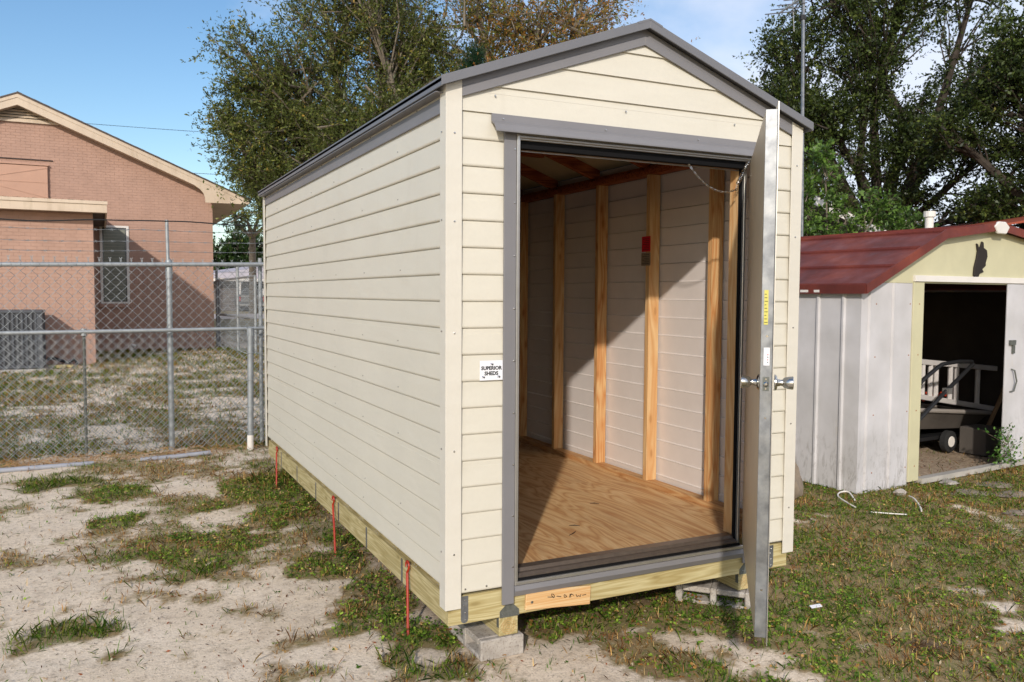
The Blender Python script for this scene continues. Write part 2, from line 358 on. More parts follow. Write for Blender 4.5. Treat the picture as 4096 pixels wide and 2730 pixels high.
def fields(x, y):
    x = np.asarray(x, float); y = np.asarray(y, float)
    w, g, d, b, s = [patch(x, y, k) for k in ('weed', 'grass', 'dry', 'bare', 'soil')]
    n = fbm(x, y, 34, 3); n2 = fbm(x, y, 11, 1)
    right = sstep(x*0.9-y*0.44, 18, 60)*(1-sstep(y, 200, 240))        # the side towards the old metal shed
    yard = sstep(y, 236, 262)
    m = 0.5*fbm(x, y, 26, 3)+0.32*fbm(x, y, 8, 0)+0.18*fbm(x, y, 3, 2, 2)
    nearleft = sstep(y, 60, 110)*(1-yard)*(1-right)
    off = -0.02+0.075*nearleft+0.26*w+0.17*g+0.16*d-0.15*b+right*0.28*(1-0.35*b)+yard*0.12
    m = 0.5+(m-0.5)*1.35
    veg = sstep(m+off, 0.46, 0.66)*(0.45+0.4*np.clip(w+right*0.6+g*0.5, 0, 1)+0.1*yard)
    veg = np.clip(veg+0.07, 0, 1)
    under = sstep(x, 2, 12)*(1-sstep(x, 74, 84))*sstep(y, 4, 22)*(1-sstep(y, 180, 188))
    litter = np.exp(-((y-246+0.05*x)/10)**2)*(x < 40)*np.clip(0.25+1.8*(fbm(x, y, 14, 1)-0.35), 0, 1)
    inshed = sstep(x, 183, 187)*sstep(y, 66+0.096*(x-183), 72+0.096*(x-183))*(1-sstep(y, 190, 195))
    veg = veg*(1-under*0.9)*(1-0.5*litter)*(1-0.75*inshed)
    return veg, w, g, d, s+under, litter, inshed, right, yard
def grid_axis(lo, hi, step, far_lo, far_hi):
    a = list(np.arange(lo, hi+step, step)); st = step
    x = a[-1]
    while x < far_hi: st *= 1.18; x += st; a.append(x)
    st = step; x = a[0]
    while x > far_lo: st *= 1.18; x -= st; a.insert(0, x)
    return np.array(a)
gx = grid_axis(-190, 320, 2.0, -12000, 14000); gy = grid_axis(-110, 480, 2.0, -9000, 16000)
X, Y = np.meshgrid(gx, gy); Z = gz(X, Y)
veg, wf, gf, df, sf, lf, isf, rf, yf = fields(X, Y)
verts = np.stack([X*S, Y*S, (Z+8)*S], -1).reshape(-1, 3)
nx, ny = len(gx), len(gy); ii = np.arange(nx-1)[None, :]+nx*np.arange(ny-1)[:, None]
quads = np.stack([ii, ii+1, ii+1+nx, ii+nx], -1).reshape(-1, 4)
me = bpy.data.meshes.new('ground'); me.vertices.add(len(verts)); me.loops.add(quads.size); me.polygons.add(len(quads))
me.vertices.foreach_set('co', verts.astype(np.float32).ravel()); me.loops.foreach_set('vertex_index', quads.ravel().astype(np.int32))
me.polygons.foreach_set('loop_start', np.arange(0, quads.size, 4, dtype=np.int32)); me.update(calc_edges=True); me.shade_smooth()
farv = sstep(np.hypot(X, Y), 900, 1500)
ca = me.color_attributes.new('Mask', 'FLOAT_COLOR', 'POINT')
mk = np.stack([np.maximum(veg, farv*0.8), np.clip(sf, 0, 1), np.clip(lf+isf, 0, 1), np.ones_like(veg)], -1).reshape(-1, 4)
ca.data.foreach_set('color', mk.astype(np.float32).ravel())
M = Mat('sandy_ground', (0.5, 0.45, 0.4), 0.95, 0, 0.15)
va = M.new('ShaderNodeVertexColor'); va.layer_name = 'Mask'; sp = M.new('ShaderNodeSeparateColor'); M.l.new(va.outputs[0], sp.inputs[0])
sand = M.ramp(M.noise(1.7, 6, 0.6), [(0.3, srgb(222, 202, 177)), (0.55, srgb(233, 214, 190)), (0.75, srgb(240, 223, 202))])
sand = M.mix(M.ramp(M.noise(60, 4, 0.7), [(0.34, 0.5), (0.46, 0.0)]), sand, srgb(146, 128, 110))
sand = M.mix(M.ramp(M.noise(9, 5, 0.7), [(0.52, 0.0), (0.68, 0.4)]), sand, srgb(150, 130, 110))
sand = M.mix(M.ramp(M.noise(28, 5, 0.75), [(0.56, 0.0), (0.66, 0.55)]), sand, srgb(118, 98, 76))
sand = M.mix(M.ramp(M.noise(170, 2), [(0.70, 0.0), (0.74, 0.6)]), sand, srgb(236, 228, 216))
turf = M.ramp(M.noise(22, 5, 0.7), [(0.3, srgb(84, 72, 32)), (0.5, srgb(128, 104, 54)), (0.7, srgb(160, 130, 84))])
turf = M.mix(M.ramp(M.noise(5, 4, 0.6), [(0.45, 0.0), (0.65, 0.6)]), turf, srgb(104, 110, 44))
edge = M.new('ShaderNodeMath', operation='MULTIPLY_ADD'); M.l.new(M.noise(24, 5, 0.7), edge.inputs[0]); edge.inputs[1].default_value = 0.9; M.l.new(sp.outputs[0], edge.inputs[2])
vf = M.ramp(edge.outputs[0], [(0.55, 0.0), (1.0, 0.85)])
c = M.mix(vf, sand, turf)
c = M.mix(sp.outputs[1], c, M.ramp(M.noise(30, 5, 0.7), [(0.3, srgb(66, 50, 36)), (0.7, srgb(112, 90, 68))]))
c = M.mix(M.ramp(sp.outputs[2], [(0.25, 0.0), (1.0, 0.75)]), c, M.ramp(M.noise(26, 5, 0.75), [(0.35, srgb(104, 78, 56)), (0.65, srgb(180, 158, 132))]))
M.color(c)
h = M.mix(0.5, M.noise(14, 6, 0.7), M.noise(70, 5, 0.7)); M.bump(h, 0.7, 0.02)
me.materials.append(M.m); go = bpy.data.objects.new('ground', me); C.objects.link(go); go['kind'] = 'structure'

# road far behind, a thin sheet following the ground
mb = MB(); xs = list(range(-3000, 4001, 500))
ya, yb = 1880, 2240
for a, b_ in zip(xs[:-1], xs[1:]):
    for k in range(6):
        y0 = ya+(yb-ya)*k/6; y1 = ya+(yb-ya)*(k+1)/6; o = len(mb.v)
        mb.v += [(a, y0, float(gz(0, y0))+1.2), (b_, y0, float(gz(0, y0))+1.2), (b_, y1, float(gz(0, y1))+1.2), (a, y1, float(gz(0, y1))+1.2)]; mb.f.append((o, o+1, o+2, o+3))
tag(build('road', mb, asphM), kind='structure')

# ------------------------------------------------------------------ the cream shed
W, L = 84.56, 188.3
H0 = 96.37           # lower edge of the first whole course
shed = thing('garden_shed', 'new cream metal-clad shed with dark grey roof edge and open doorway, raised on blocks', 'shed', (W/2, 0, 0))
RS = 0.364           # roof slope
def rz(x): return 101.2+RS*((x+2.5) if x < W/2 else (W+2.5-x))
# rim joists, skids, straps
J = 5.5
build('rim_joist', MB().box(0, W, 0, 1.5, 0, J), treatX, shed, bevel=0.08)
build('rim_joist', MB().box(0, 1.5, 1.5, L-1.5, 0, J), treatY, shed, bevel=0.08)
build('rim_joist', MB().box(W-1.5, W, 1.5, L-1.5, 0, J), treatY, shed, bevel=0.08)
build('rim_joist', MB().box(0, W, L-1.5, L, 0, J), treatX, shed, bevel=0.08)
mb = MB().box(0, 0.9, -0.03, 0, -0.02, J)
for k in range(1, 7):
    y = 27.05*k
    build('joist_strap', MB().box(-0.07, 0, y-0.55, y+0.55, 0.1, J-0.2), galvM, shed)
    build('floor_joist', MB().box(1.5, W-1.5, y-0.75, y+0.75, 0, J-0.05), treatX, shed)
for x in (3.3, W-4.9):
    mb = MB().box(x-0.75, x+0.75, -0.07, 0, 0.9, J-0.1); mb.lathe((x, -0.055, 0.9), (0, 1, 0), [(0, 0.745), (0.04, 0.745)], 14)
    pl = build('corner_plate', mb, galvM, shed)
    mb = MB()
    for zz in (0.8, 2.2, 3.6, 4.6): mb.lathe((x+0.15*(-1)**int(zz), -0.16, zz), (0, 1, 0), [(0, 0.1), (0.05, 0.16), (0.09, 0.17)], 8)
    build('nail_head', mb, steelM, pl, kind='stuff')
for xa in (10.7, 70.5):
    sk = build('skid', MB().box(xa, xa+4.1, 0.2, L-0.5, -3.9, -0.03), treatY, shed, bevel=0.12)
    # growth rings on the sawn end
    mb = MB()
    for r in (0.35, 0.75, 1.15, 1.5):
        mb.tube([(xa+2.05+r*math.cos(t)*1.0, 0.18, -2.1+r*math.sin(t)) for t in np.linspace(0, 2*math.pi, 20)], 0.035, 4, False)
    build('growth_ring', mb, pineX, sk, kind='stuff')
    mb = MB().prism([(xa, -0.09, -0.15), (xa+4.2, -0.09, -0.15), (xa+4.2, -0.09, 1.1), (xa+2.9, -0.09, 2.3), (xa+1.3, -0.09, 2.3), (xa, -0.09, 1.1)], (0, 0.07, 0))
    pp = build('tie_plate', mb, darkGalvM, shed)
    mb = MB()
    for i in range(14): mb.lathe((xa+0.4+random.random()*3.4, -0.14, 0.1+random.random()*1.0), (0, 1, 0), [(0, 0.03), (0.06, 0.08)], 6)
    build('stamped_tooth', mb, steelM, pp, kind='stuff')
    build('corner_bracket', MB().box(xa-0.08, xa, 0.3, 1.2, -2.2, 0.0), darkGalvM, shed)
# floor
for k, (y0, y1) in enumerate(((1.6, 62), (62.06, 125), (125.06, L-1.6))):
    build('plywood_sheet', MB().box(0.2, 31.5, y0, y1, J+2.1, 8.5), plyM, shed, at=(k*19, k*31, 0))
    build('plywood_sheet', MB().box(31.62, W-0.2, y0, y1, J+2.1, 8.5), plyM, shed, at=(50+k*13, k*47, 0))
build('floor_frame', MB().box(1.4, W-1.4, 2.2, L-2.2, J, J+2.05), treatX, shed)

def course_z(k): return H0-5*k
SEAM = (-1, 4, 9, 14)
def course(name, p0, p1, k, nrm, ztop=None, zbot=None):
    """one lapped board between ground points p0, p1 (x, y), facing nrm; lower edge at course_z(k)"""
    zb = course_z(k) if zbot is None else zbot; zt = zb+5 if ztop is None else ztop
    n = Vector((nrm[0], nrm[1], 0)); d = Vector((p1[0]-p0[0], p1[1]-p0[1], 0))
    q = lambda o, z: Vector((p0[0], p0[1], 0))+n*o+Vector((0, 0, z))
    prof = [q(0.10, zt), q(0.22, zt-0.35)]
    if k in SEAM: prof += [q(0.26, zt-1.15), q(0.31, zt-1.17)]
    prof += [q(0.56, zb+0.42), q(0.53, zb+0.2), q(0.40, zb), q(0.12, zb+0.02), q(0.03, zb+0.05), q(0.36, zb+0.3), q(0.06, zt-0.35), q(0.0, zt)]
    o = build(name, MB().prism(prof, d), creamM, shed)
    o.data.materials.append(innerM)
    for f in o.data.polygons:
        if f.normal.dot(n) < -0.3: f.material_index = 1
    return o
# long sides
for k in range(0, 18):
    course('siding_board', (0, 1.0), (0, L-1.0), k, (-1, 0))
    course('siding_board', (W, 1.0), (W, L-1.0), k, (1, 0))
for xx, n in ((0, (-1, 0)), (W, (1, 0))):
    course('siding_board', (xx, 1.0), (xx, L-1.0), 18, n, zbot=course_z(18)+0.9, ztop=course_z(17))
    course('siding_board', (xx, 1.0), (xx, L-1.0), -1, n, zbot=course_z(0), ztop=course_z(0)+3.2)
# front, left and right of the doorway
DX0, DX1 = 10.8, 72.6
for k in range(1, 18):
    course('siding_board', (1.2, 0), (DX0+0.6, 0), k, (0, -1)); course('siding_board', (DX1-0.6, 0), (W-1.2, 0), k, (0, -1))
course('siding_board', (1.2, 0), (DX0+0.6, 0), 18, (0, -1), zbot=course_z(18)-0.2, ztop=course_z(17))
course('siding_board', (DX1-0.6, 0), (W-1.2, 0), 18, (0, -1), zbot=course_z(18)-0.2, ztop=course_z(17))
# gable courses above the doorway, clipped to the roof line
def gable_board(zb, zt, y, nrm):
    """front face sloped outward to its lower edge, ends cut along the rake"""
    def xr(z):
        return max(1.0, (z-100.2)/RS+0.5) if z > 100.2 else 1.0
    a0, a1 = xr(zb), xr(zt)
    if a0 > W/2-0.5: return
    a1 = min(a1, W/2-0.01)
    s = nrm; f0 = [(a0, y+s*0.56, zb), (W-a0, y+s*0.56, zb), (W-a1, y+s*0.12, zt), (a1, y+s*0.12, zt)]
    bk = [(x, y, z) for x, _, z in f0]
    mb = MB().add(f0+bk, [(0, 1, 2, 3), (7, 6, 5, 4), (0, 4, 5, 1), (1, 5, 6, 2), (2, 6, 7, 3), (3, 7, 4, 0)])
    build('siding_board', mb, creamM, shed)
for k in range(0, -5, -1):
    gable_board(course_z(k), course_z(k)+4.97, 0, -1); gable_board(course_z(k), course_z(k)+4.97, L, 1)
for k in range(1, 19): course('siding_board', (W-1.2, L), (1.2, L), k, (0, 1))
build('siding_board', MB().box(DX0, DX1, -0.5, -0.05, 92.4, 96.3), creamM, shed)
# thin panel joint in the gable
build('panel_joint', MB().box(5, W-5, -0.27, -0.1, 100.05, 100.12), trimM, shed)
# corner trims
for sx, x0 in ((-1, 0.0), (1, W)):
    for sy, y0 in ((-1, 0.0), (1, L)):
        X0 = x0+sx*1.0; Y0 = y0+sy*1.0
        mb = MB()
        pr = [(X0, Y0), (X0-sx*3.2, Y0), (X0-sx*3.2, Y0-sy*0.25), (X0-sx*0.25, Y0-sy*0.25), (X0-sx*0.25, Y0-sy*3.0), (X0, Y0-sy*3.0)]
        mb.prism([(a, b, 3.45) for a, b in pr], (0, 0, 97.2))
        if sy < 0:   # front leg of the trim follows the rake upward
            xa, xb = sorted((X0-sx*0.02, X0-sx*3.18))
            za = rz(xa)-1.2; zb2 = rz(xb)-1.2
            mb.prism([(xa, Y0+0.01, 100.6), (xb, Y0+0.01, 100.6), (xb, Y0+0.01, zb2), (xa, Y0+0.01, za)], (0, 0.24, 0))
        build('corner_trim', mb, trimM, shed, bevel=0.05)
# roof
yf, yb_ = -2.6, L+2.6
def roof_half(sx):
    xe = -2.5 if sx < 0 else W+2.5; xm = W/2
    a = (xe, yf, rz(xe)); m_ = (xm, yf, rz(xm)-0.0)
    pts = [(xe, yf, 101.2), (xm, yf, 101.2+RS*(xm+2.5)), (xm, yf, 101.2+RS*(xm+2.5)-0.6), (xe, yf, 100.6)]
    build('roof_panel', MB().prism(pts, (0, yb_-yf, 0)), roofM, shed)
    # cream underside sheet seen between the rafters
    pts = [(0.5 if sx < 0 else W-0.5, 1, rz(0.5)-0.68), (xm, 1, rz(W/2)-0.68), (xm, 1, rz(W/2)-0.8), (0.5 if sx < 0 else W-0.5, 1, rz(0.5)-0.8)]
    build('ceiling_panel', MB().prism(pts, (0, L-2, 0)), roofUnder, shed)
    # rolled edge along the rake, front and back
    for yy, sg in ((yf, 1), (yb_, -1)):
        r = [(xe, yy-0.05*sg, 101.65), (xm, yy-0.05*sg, 101.65+RS*(xm+2.5)), (xm, yy-0.05*sg, 99.85+RS*(xm+2.5)), (xe, yy-0.05*sg, 99.85)]
        build('rake_edge', MB().prism(r, (0, 0.3*sg, 0)), roofM, shed, bevel=0.08)
    # eave edge
    x_ = xe
    mb = MB().prism([(x_, yf, 101.6), (x_-sx*0.3, yf, 101.6), (x_-sx*0.3, yf, 99.8), (x_, yf, 99.8)], (0, yb_-yf, 0))
    build('eave_edge', mb, roofM, shed, bevel=0.08)
    # soffit closure and the grey trim band under it
    xo = 0 if sx < 0 else W
    build('eave_closure', MB().box(min(xo+sx*0.2, xe), max(xo+sx*0.2, xe), 0.4, L-0.4, 99.3, 99.45), greyM, shed)
    x1 = xo+sx*0.75; x0 = xo+sx*0.05
    build('eave_trim', MB().box(min(x0, x1), max(x0, x1), 2.05, L-2.05, 96.0, 98.7), greyM, shed, bevel=0.05)
    build('eave_trim', MB().box(min(x0, xo+sx*0.35), max(x0, xo+sx*0.66), 2.05, L-2.05, 98.75, 99.28), greyM, shed)
    for yy, sg in ((0, -1), (L, 1)):
        xs_ = 2.25 if sx < 0 else W-2.25
        z0 = 98.75; sl_ = 0.361
        t = [(xs_, yy+sg*0.65, z0+1.75), (xm, yy+sg*0.65, z0+1.75+sl_*(W/2-2.25)), (xm, yy+sg*0.65, z0+sl_*(W/2-2.25)), (xs_, yy+sg*0.65, z0)]
        build('rake_trim', MB().prism(t, (0, sg*0.35, 0)), greyM, shed, bevel=0.05)
        t = [(xs_, yy+sg*0.58, z0+3.2), (xm, yy+sg*0.58, z0+3.2+RS*(W/2-2.25)-0.1), (xm, yy+sg*0.58, z0+1.76+sl_*(W/2-2.25)), (xs_, yy+sg*0.58, z0+1.76)]
        build('rake_closure', MB().prism(t, (0, sg*0.22, 0)), greyM, shed)
roof_half(-1); roof_half(1)
build('ridge_cap', MB().prism([(W/2-3, yf-0.1, rz(W/2)-0.55), (W/2, yf-0.1, rz(W/2)+0.55), (W/2+3, yf-0.1, rz(W/2)-0.55), (W/2+2.9, yf-0.1, rz(W/2)-0.95), (W/2, yf-0.1, rz(W/2)+0.15), (W/2-2.9, yf-0.1, rz(W/2)-0.95)], (0, yb_-yf+0.2, 0)), roofM, shed)
# doorway: grey casing, silver frame, black weatherstrip, threshold
build('door_casing', MB().box(10.8, 13.3, -1.05, -0.55, 2.7, 93.2), greyM, shed, bevel=0.06)
build('door_casing', MB().box(70.6, 73.0, -1.05, -0.55, 2.7, 93.2), greyM, shed, bevel=0.06)
build('door_casing', MB().prism([(13.35, -0.5, 6.2), (13.35, -1.1, 6.1), (13.35, -1.5, 5.2), (13.35, -0.75, 4.0), (13.35, -0.3, 4.0)], (57.2, 0, 0)), greyM, shed)
for x0, ya in ((13.32, -1.35), (69.75, 0.1)): build('jamb', MB().box(x0, x0+0.65, ya, 1.6, 6.9, 92.9), silverM, shed, bevel=0.08)
build('jamb', MB().box(13.35, 70.5, -1.32, 1.6, 6.25, 6.95), silverM, shed, bevel=0.1)
build('jamb', MB().box(13.35, 70.5, -1.3, -0.9, 92.2, 92.75), silverM, shed, bevel=0.12)
build('jamb', MB().box(13.35, 70.5, -0.8, -0.3, 91.9, 92.4), silverM, shed, bevel=0.12)
build('jamb', MB().box(14.3, 69.4, 1.5, 1.75, 90.15, 90.4), silverM, shed)
build('weatherstrip', MB().box(13.98, 14.45, -0.5, 1.4, 7.6, 91.8), rubberM, shed)
build('weatherstrip', MB().box(69.25, 69.74, 0.75, 1.4, 7.6, 91.8), rubberM, shed)
build('weatherstrip', MB().box(14.0, 69.7, -0.3, 1.45, 90.45, 91.88), rubberM, shed)
build('weatherstrip', MB().box(14.0, 69.7, -0.9, -0.45, 6.98, 7.4), rubberM, shed)
build('threshold', MB().prism([(14.46, -0.42, 7.0), (14.46, -0.42, 7.7), (14.46, 0.2, 8.1), (14.46, 0.9, 8.15), (14.46, 1.3, 8.75), (14.46, 3.4, 8.8), (14.46, 3.6, 8.52), (14.46, 3.6, 7.0)], (54.78, 0, 0)), alumM, shed)
build('drip_cap', MB().prism([(8.2, -0.58, 96.3), (8.2, -0.9, 96.3), (8.2, -1.0, 95.0), (8.2, -2.2, 94.2), (8.2, -3.0, 93.0), (8.2, -3.0, 92.75), (8.2, -2.85, 92.75), (8.2, -2.05, 94.0), (8.2, -0.85, 94.7), (8.2, -0.58, 94.7)], (64.8, 0, 0)), greyM, shed)
build('door_header', MB().box(14.0, 70.4, 1.8, 3.5, 90.6, 96), pineX, shed)
build('jack_stud', MB().box(69.6, 71.4, 1.65, 4.6, 8.8, 91), pineZ, shed)
build('jack_stud', MB().box(12.6, 14.2, 1.65, 4.6, 8.8, 91), pineZ, shed)
# framing
for sx in (0, 1):
    xo = 80.6 if sx else 0.15; xw = 3.45
    build('bottom_plate', MB().box(xo, xo+xw, 5.0, L-2, 8.52, 10.0), pineY, shed, bevel=0.06)
    build('top_plate', MB().box(xo, xo+xw, 0.7, L-2, 96.4, 97.9), raftM, shed)
    build('top_plate', MB().box(xo+1.7, xo+xw, 0.7, L-2, 97.95, 99.2) if sx else MB().box(xo, xo+1.7, 0.7, L-2, 97.95, 99.2), raftM, shed)
    for k in range(1, 7):
        y = 27.0*k-3.4
        if sx or k: build('stud', MB().box(xo+0.0, xo+xw, y, y+1.75, 10.05, 96.35), (pineZ, studRed)[k % 2], shed, at=(xo, y*3, k*17), bevel=0.06)
for x in (2.0, 22, 42, 62, W-4): build('stud', MB().box(x, x+1.5, L-4, L-0.5, 10, 99), pineZ, shed)
for k in range(0, 7):
    y = 27.0*k+0.8 if k else 1.2
    for sx in (-1, 1):
        xa = 1.0 if sx < 0 else W-1.0
        za = rz(1.0)-0.95; zm = rz(W/2)-0.95
        pts = [(xa, y, za), (W/2, y, zm), (W/2, y, zm-3.6), (xa+(-sx)*2.6, y, za-2.6), (xa, y, za-2.6)]
        build('rafter', MB().prism(pts, (0, 1.5, 0)), raftM, shed)
    build('collar_tie', MB().box(20, W-20, y+1.55, y+3.0, 104.4, 107.6), raftM, shed)
# labels on the inner stud, the chain and spring at the head of the door
y = 27.0*2-3.4
lb = build('warning_label', MB().box(80.4, 80.5, y-0.6, y+3.4, 74.9, 79.2), redP, shed)
mb = MB()
for i in range(7): mb.box(80.36, 80.4, y-0.1, y+2.9-0.6*(i % 3), 75.4+i*0.5, 75.55+i*0.5)
build('print_line', mb, inkM, lb, kind='stuff')
lb = build('rating_label', MB().box(80.4, 80.5, y-0.7, y+3.6, 71.0, 74.6), silverP, shed)
mb = MB()
for i in range(6): mb.box(80.36, 80.4, y-0.2, y+3.0-0.7*(i % 2), 71.5+i*0.5, 71.62+i*0.5)
build('print_line', mb, inkM, lb, kind='stuff')
mb = MB(); A = Vector((54.5, 0.4, 90.6)); B = Vector((66.9, -0.8, 85.8)); nl = 26
for i in range(nl):
    t0 = i/nl; t1 = (i+1.25)/nl
    f = lambda t: A.lerp(B, t)-Vector((0, 0, 2.6*4*t*(1-t)))
    p, q = f(t0), f(t1); d = (q-p); mid = (p+q)/2; L2 = d.length/2; d.normalize()
    sd = d.cross(Vector((0, 1, 0)) if i % 2 else Vector((0, 0.2, 1))).normalized()
    mb.tube([mid+d*L2*math.cos(a)+sd*0.17*math.sin(a) for a in np.linspace(0, 2*math.pi, 9)], 0.1, 5, False)
ch = build('safety_chain', mb, steelM, shed)
mb = MB(); A2 = Vector((67.0, -0.8, 86.8)); B2 = Vector((69.3, -1.4, 91.6)); d = (B2-A2).normalized(); s1 = d.cross(Vector((0, 1, 0))).normalized(); s2 = d.cross(s1)
mb.tube([A2+(B2-A2)*t+(s1*math.cos(t*90)+s2*math.sin(t*90))*0.40 for t in np.linspace(0, 1, 160)], 0.09, 4)
mb.tube([B2, B2+Vector((1.1, -0.4, 2.2))], 0.05, 4); mb.tube([A2, A2+Vector((-0.5, 0, -0.9))], 0.05, 4)
build('door_spring', mb, steelM, shed)
# screws
mb = MB()
def screw(x, y, z, n, r=0.2): mb.lathe((x, y, z), n, [(0, r*1.25), (0.06, r*1.2), (0.07, r*0.8), (0.2, r*0.75)], 6)
for k in (1, 3, 6, 9, 11, 13, 16, 17):
    for j in range(1, 7): screw(-0.44, 27.05*j+(0.8 if k % 2 else -0.8), course_z(k)+1.3, (-1, 0, 0), 0.15)
for z in (14, 33.5, 55.5, 76, 92):
    for X0, sx in ((-1, 1), (W+1, -1)):
        screw(X0+sx*1.7, -1.0, z, (0, -1, 0), 0.17)
    screw(-1.0, 0.9, z+0.3, (-1, 0, 0), 0.17)
for z in range(10, 92, 10): screw(12.95, -1.05, z, (0, -1, 0), 0.16); screw(70.9, -1.05, z, (0, -1, 0), 0.16)
for x in (3.2, 7.6, 75.5): screw(x, -0.55, 6.9, (0, -1, 0), 0.17)
for x in (10.5, 33, 56): screw(x, -1.02, 95.4, (0, -1, 0), 0.17)
for x in (9, 38, 66): screw(x, -0.6, 99.6, (0, -1, 0), 0.17)
for x in (12, 27, 53, 72): screw(x, -0.5, (98.75+2.6+0.361*(min(x, W-x)-2.25)), (0, -1, 0), 0.14)
for j in range(1, 12): screw(-0.4, j*16, 98.98, (-1, 0, 0), 0.14)
for j in range(0, 14): screw(-0.46, 3+j*13.4, 6.8, (-1, 0, 0), 0.13); screw(-0.46, 4.2+j*13.4, 6.9, (-1, 0, 0), 0.13)
build('screw', mb, steelM, shed, kind='stuff', smooth=False)
# maker's sign
sg = build('maker_sign', MB().box(6.0, 10.75, -0.78, -0.6, 46.45, 50.2), whiteP, shed, bevel=0.04)
text_mesh('lettering', 'SUPERIOR', 0.95, (8.38, -0.80, 48.75), (1, 0, 0), (0, 0, 1), inkM, sg, bold=0.035)
text_mesh('lettering', 'SHEDS', 0.98, (8.35, -0.80, 47.75), (1, 0, 0), (0, 0, 1), inkM, sg, bold=0.035)
mb = MB(); mbb = MB()
for cx, cz in ((8.5, 49.45), (6.75, 47.05), (9.95, 47.05)):
    mb.box(cx-0.02, cx+0.26, -0.815, -0.79, cz-0.12, cz+0.14)
    for a in (0.5, 1.4, 2.6, 3.6, 5.2): mb.tube([(cx, -0.80, cz), (cx+0.38*math.cos(a), -0.80, cz+0.32*math.sin(a))], 0.025, 4)
    mbb.box(cx-0.3, cx-0.1, -0.812, -0.79, cz+0.12, cz+0.26)
build('emblem', mb, inkM, sg); build('emblem', mbb, blueInk, sg)
# scrap board with handwriting
tg = build('marked_board', MB().obox((16.0, -0.72, 0.75), (14.8, 0, -1.1), (0, 0.66, 0), (0.22, 0, 3.85)), tagM, shed, bevel=0.12)
mb = MB(); k_ = 14.8/1850.0
def hw(pts):   # pen strokes measured on the board face
    mb.tube([(16.2+(x-220)*k_, -0.765, 4.66-(y-340)*0.0078-(x-220)*k_*0.074) for x, y in pts], 0.07, 5)
def flat(pts): hw([(x, y+(x-220)*0.075) for x, y in pts])
flat([(808, 500), (980, 505), (1005, 480), (960, 425), (915, 420), (915, 460), (975, 520), (1000, 500)])
flat([(1062, 480), (1190, 495)])
flat([(1355, 490), (1290, 440), (1270, 470), (1290, 515), (1330, 505), (1355, 485)])
flat([(1555, 465), (1490, 425), (1435, 440), (1475, 500), (1440, 518), (1430, 485), (1490, 430)])
flat([(1620, 435), (1650, 500), (1700, 470), (1740, 500), (1765, 435)])
flat([(1805, 462), (1915, 443)])
build('handwriting', mb, inkM, tg)
build('screw', MB().lathe((17.4, -0.72, 2.2), (0, -1, 0), [(0, 0.3), (0.06, 0.3), (0.08, 0.17), (0.18, 0.16)], 8), steelM, tg)

# ------------------------------------------------------------------ open door of the shed
Hn = Vector((69.9, -1.15, 0)); e = Vector((-0.635, -0.772, 0)).normalized(); nin = Vector((-0.772, 0.635, 0)).normalized(); ex = -nin
ZB, ZT, DW = 8.3, 91.4, 54.9
core = Hn+ex*0.12
dr = build('door', MB().obox(core+Vector((0, 0, ZB)), e*DW, ex*1.75, (0, 0, ZT-ZB)), doorIn, shed, bevel=0.05)
build('door_edge', MB().obox(core+e*(DW+0.02)-ex*0.03+Vector((0, 0, ZB-0.03)), e*0.12, ex*1.85, (0, 0, ZT-ZB+0.06)), galvM, dr, bevel=0.04)
build('outer_skin', MB().obox(core+ex*1.78+Vector((0, 0, ZB-1.0)), e*(DW+1.0), ex*0.12, (0, 0, ZT-ZB+2.0)), silverM, dr)
build('outer_face', MB().obox(core+ex*1.91+e*1.0+Vector((0, 0, ZB)), e*(DW-1.5), ex*0.1, (0, 0, ZT-ZB)), creamM, dr)
kp = core+e*(DW-2.4)+Vector((0, 0, 48.9))
prof = [(0, 1.3), (0.12, 1.3), (0.35, 1.05), (0.45, 0.62), (0.9, 0.5), (1.2, 0.52), (1.5, 0.85), (2.2, 1.02), (2.75, 1.08), (2.85, 1.0), (2.87, 0.5)]
build('door_knob', MB().lathe(kp, nin, prof, 24), steelM, dr, smooth=True)
build('door_knob', MB().lathe(kp+ex*2.35, ex, prof, 24), steelM, dr, smooth=True)
fe = core+e*(DW+0.15)
def on_edge(z0, z1, a, b, mat, name, t=0.05, par=None): return build(name, MB().obox(fe+ex*a+Vector((0, 0, z0)), e*t, ex*(b-a), (0, 0, z1-z0)), mat, par or dr)
lp = on_edge(47.8, 50.0, 0.4, 1.35, darkGalvM, 'latch_plate', 0.08)
build('latch_bolt', MB().lathe(fe+ex*0.87+Vector((0, 0, 48.9)), e, [(0, 0.42), (0.3, 0.4), (0.45, 0.2)], 12), steelM, dr)
for z in (48.15, 49.65): build('screw', MB().lathe(fe+ex*0.87+e*0.08+Vector((0, 0, z)), e, [(0, 0.18), (0.08, 0.15)], 8), steelM, dr)
on_edge(58.2, 63.6, 0.35, 0.98, yellowP, 'care_label')
for i in range(9): on_edge(58.5+i*0.55, 58.6+i*0.55, 0.42, 0.9-0.1*(i % 3), inkM, 'print_line', 0.07)
on_edge(51.8, 54.6, 0.45, 1.35, whiteP, 'white_sticker')
for i in range(4): on_edge(52.2+i*0.4, 52.4+i*0.4, 1.0, 1.15, redP if i % 2 else inkM, 'print_line', 0.07)
for z in (43.5, 56.4, 16.0): build('rivet', MB().lathe(fe+ex*0.9+Vector((0, 0, z)), e, [(0, 0.2), (0.08, 0.16)], 8), steelM, dr)

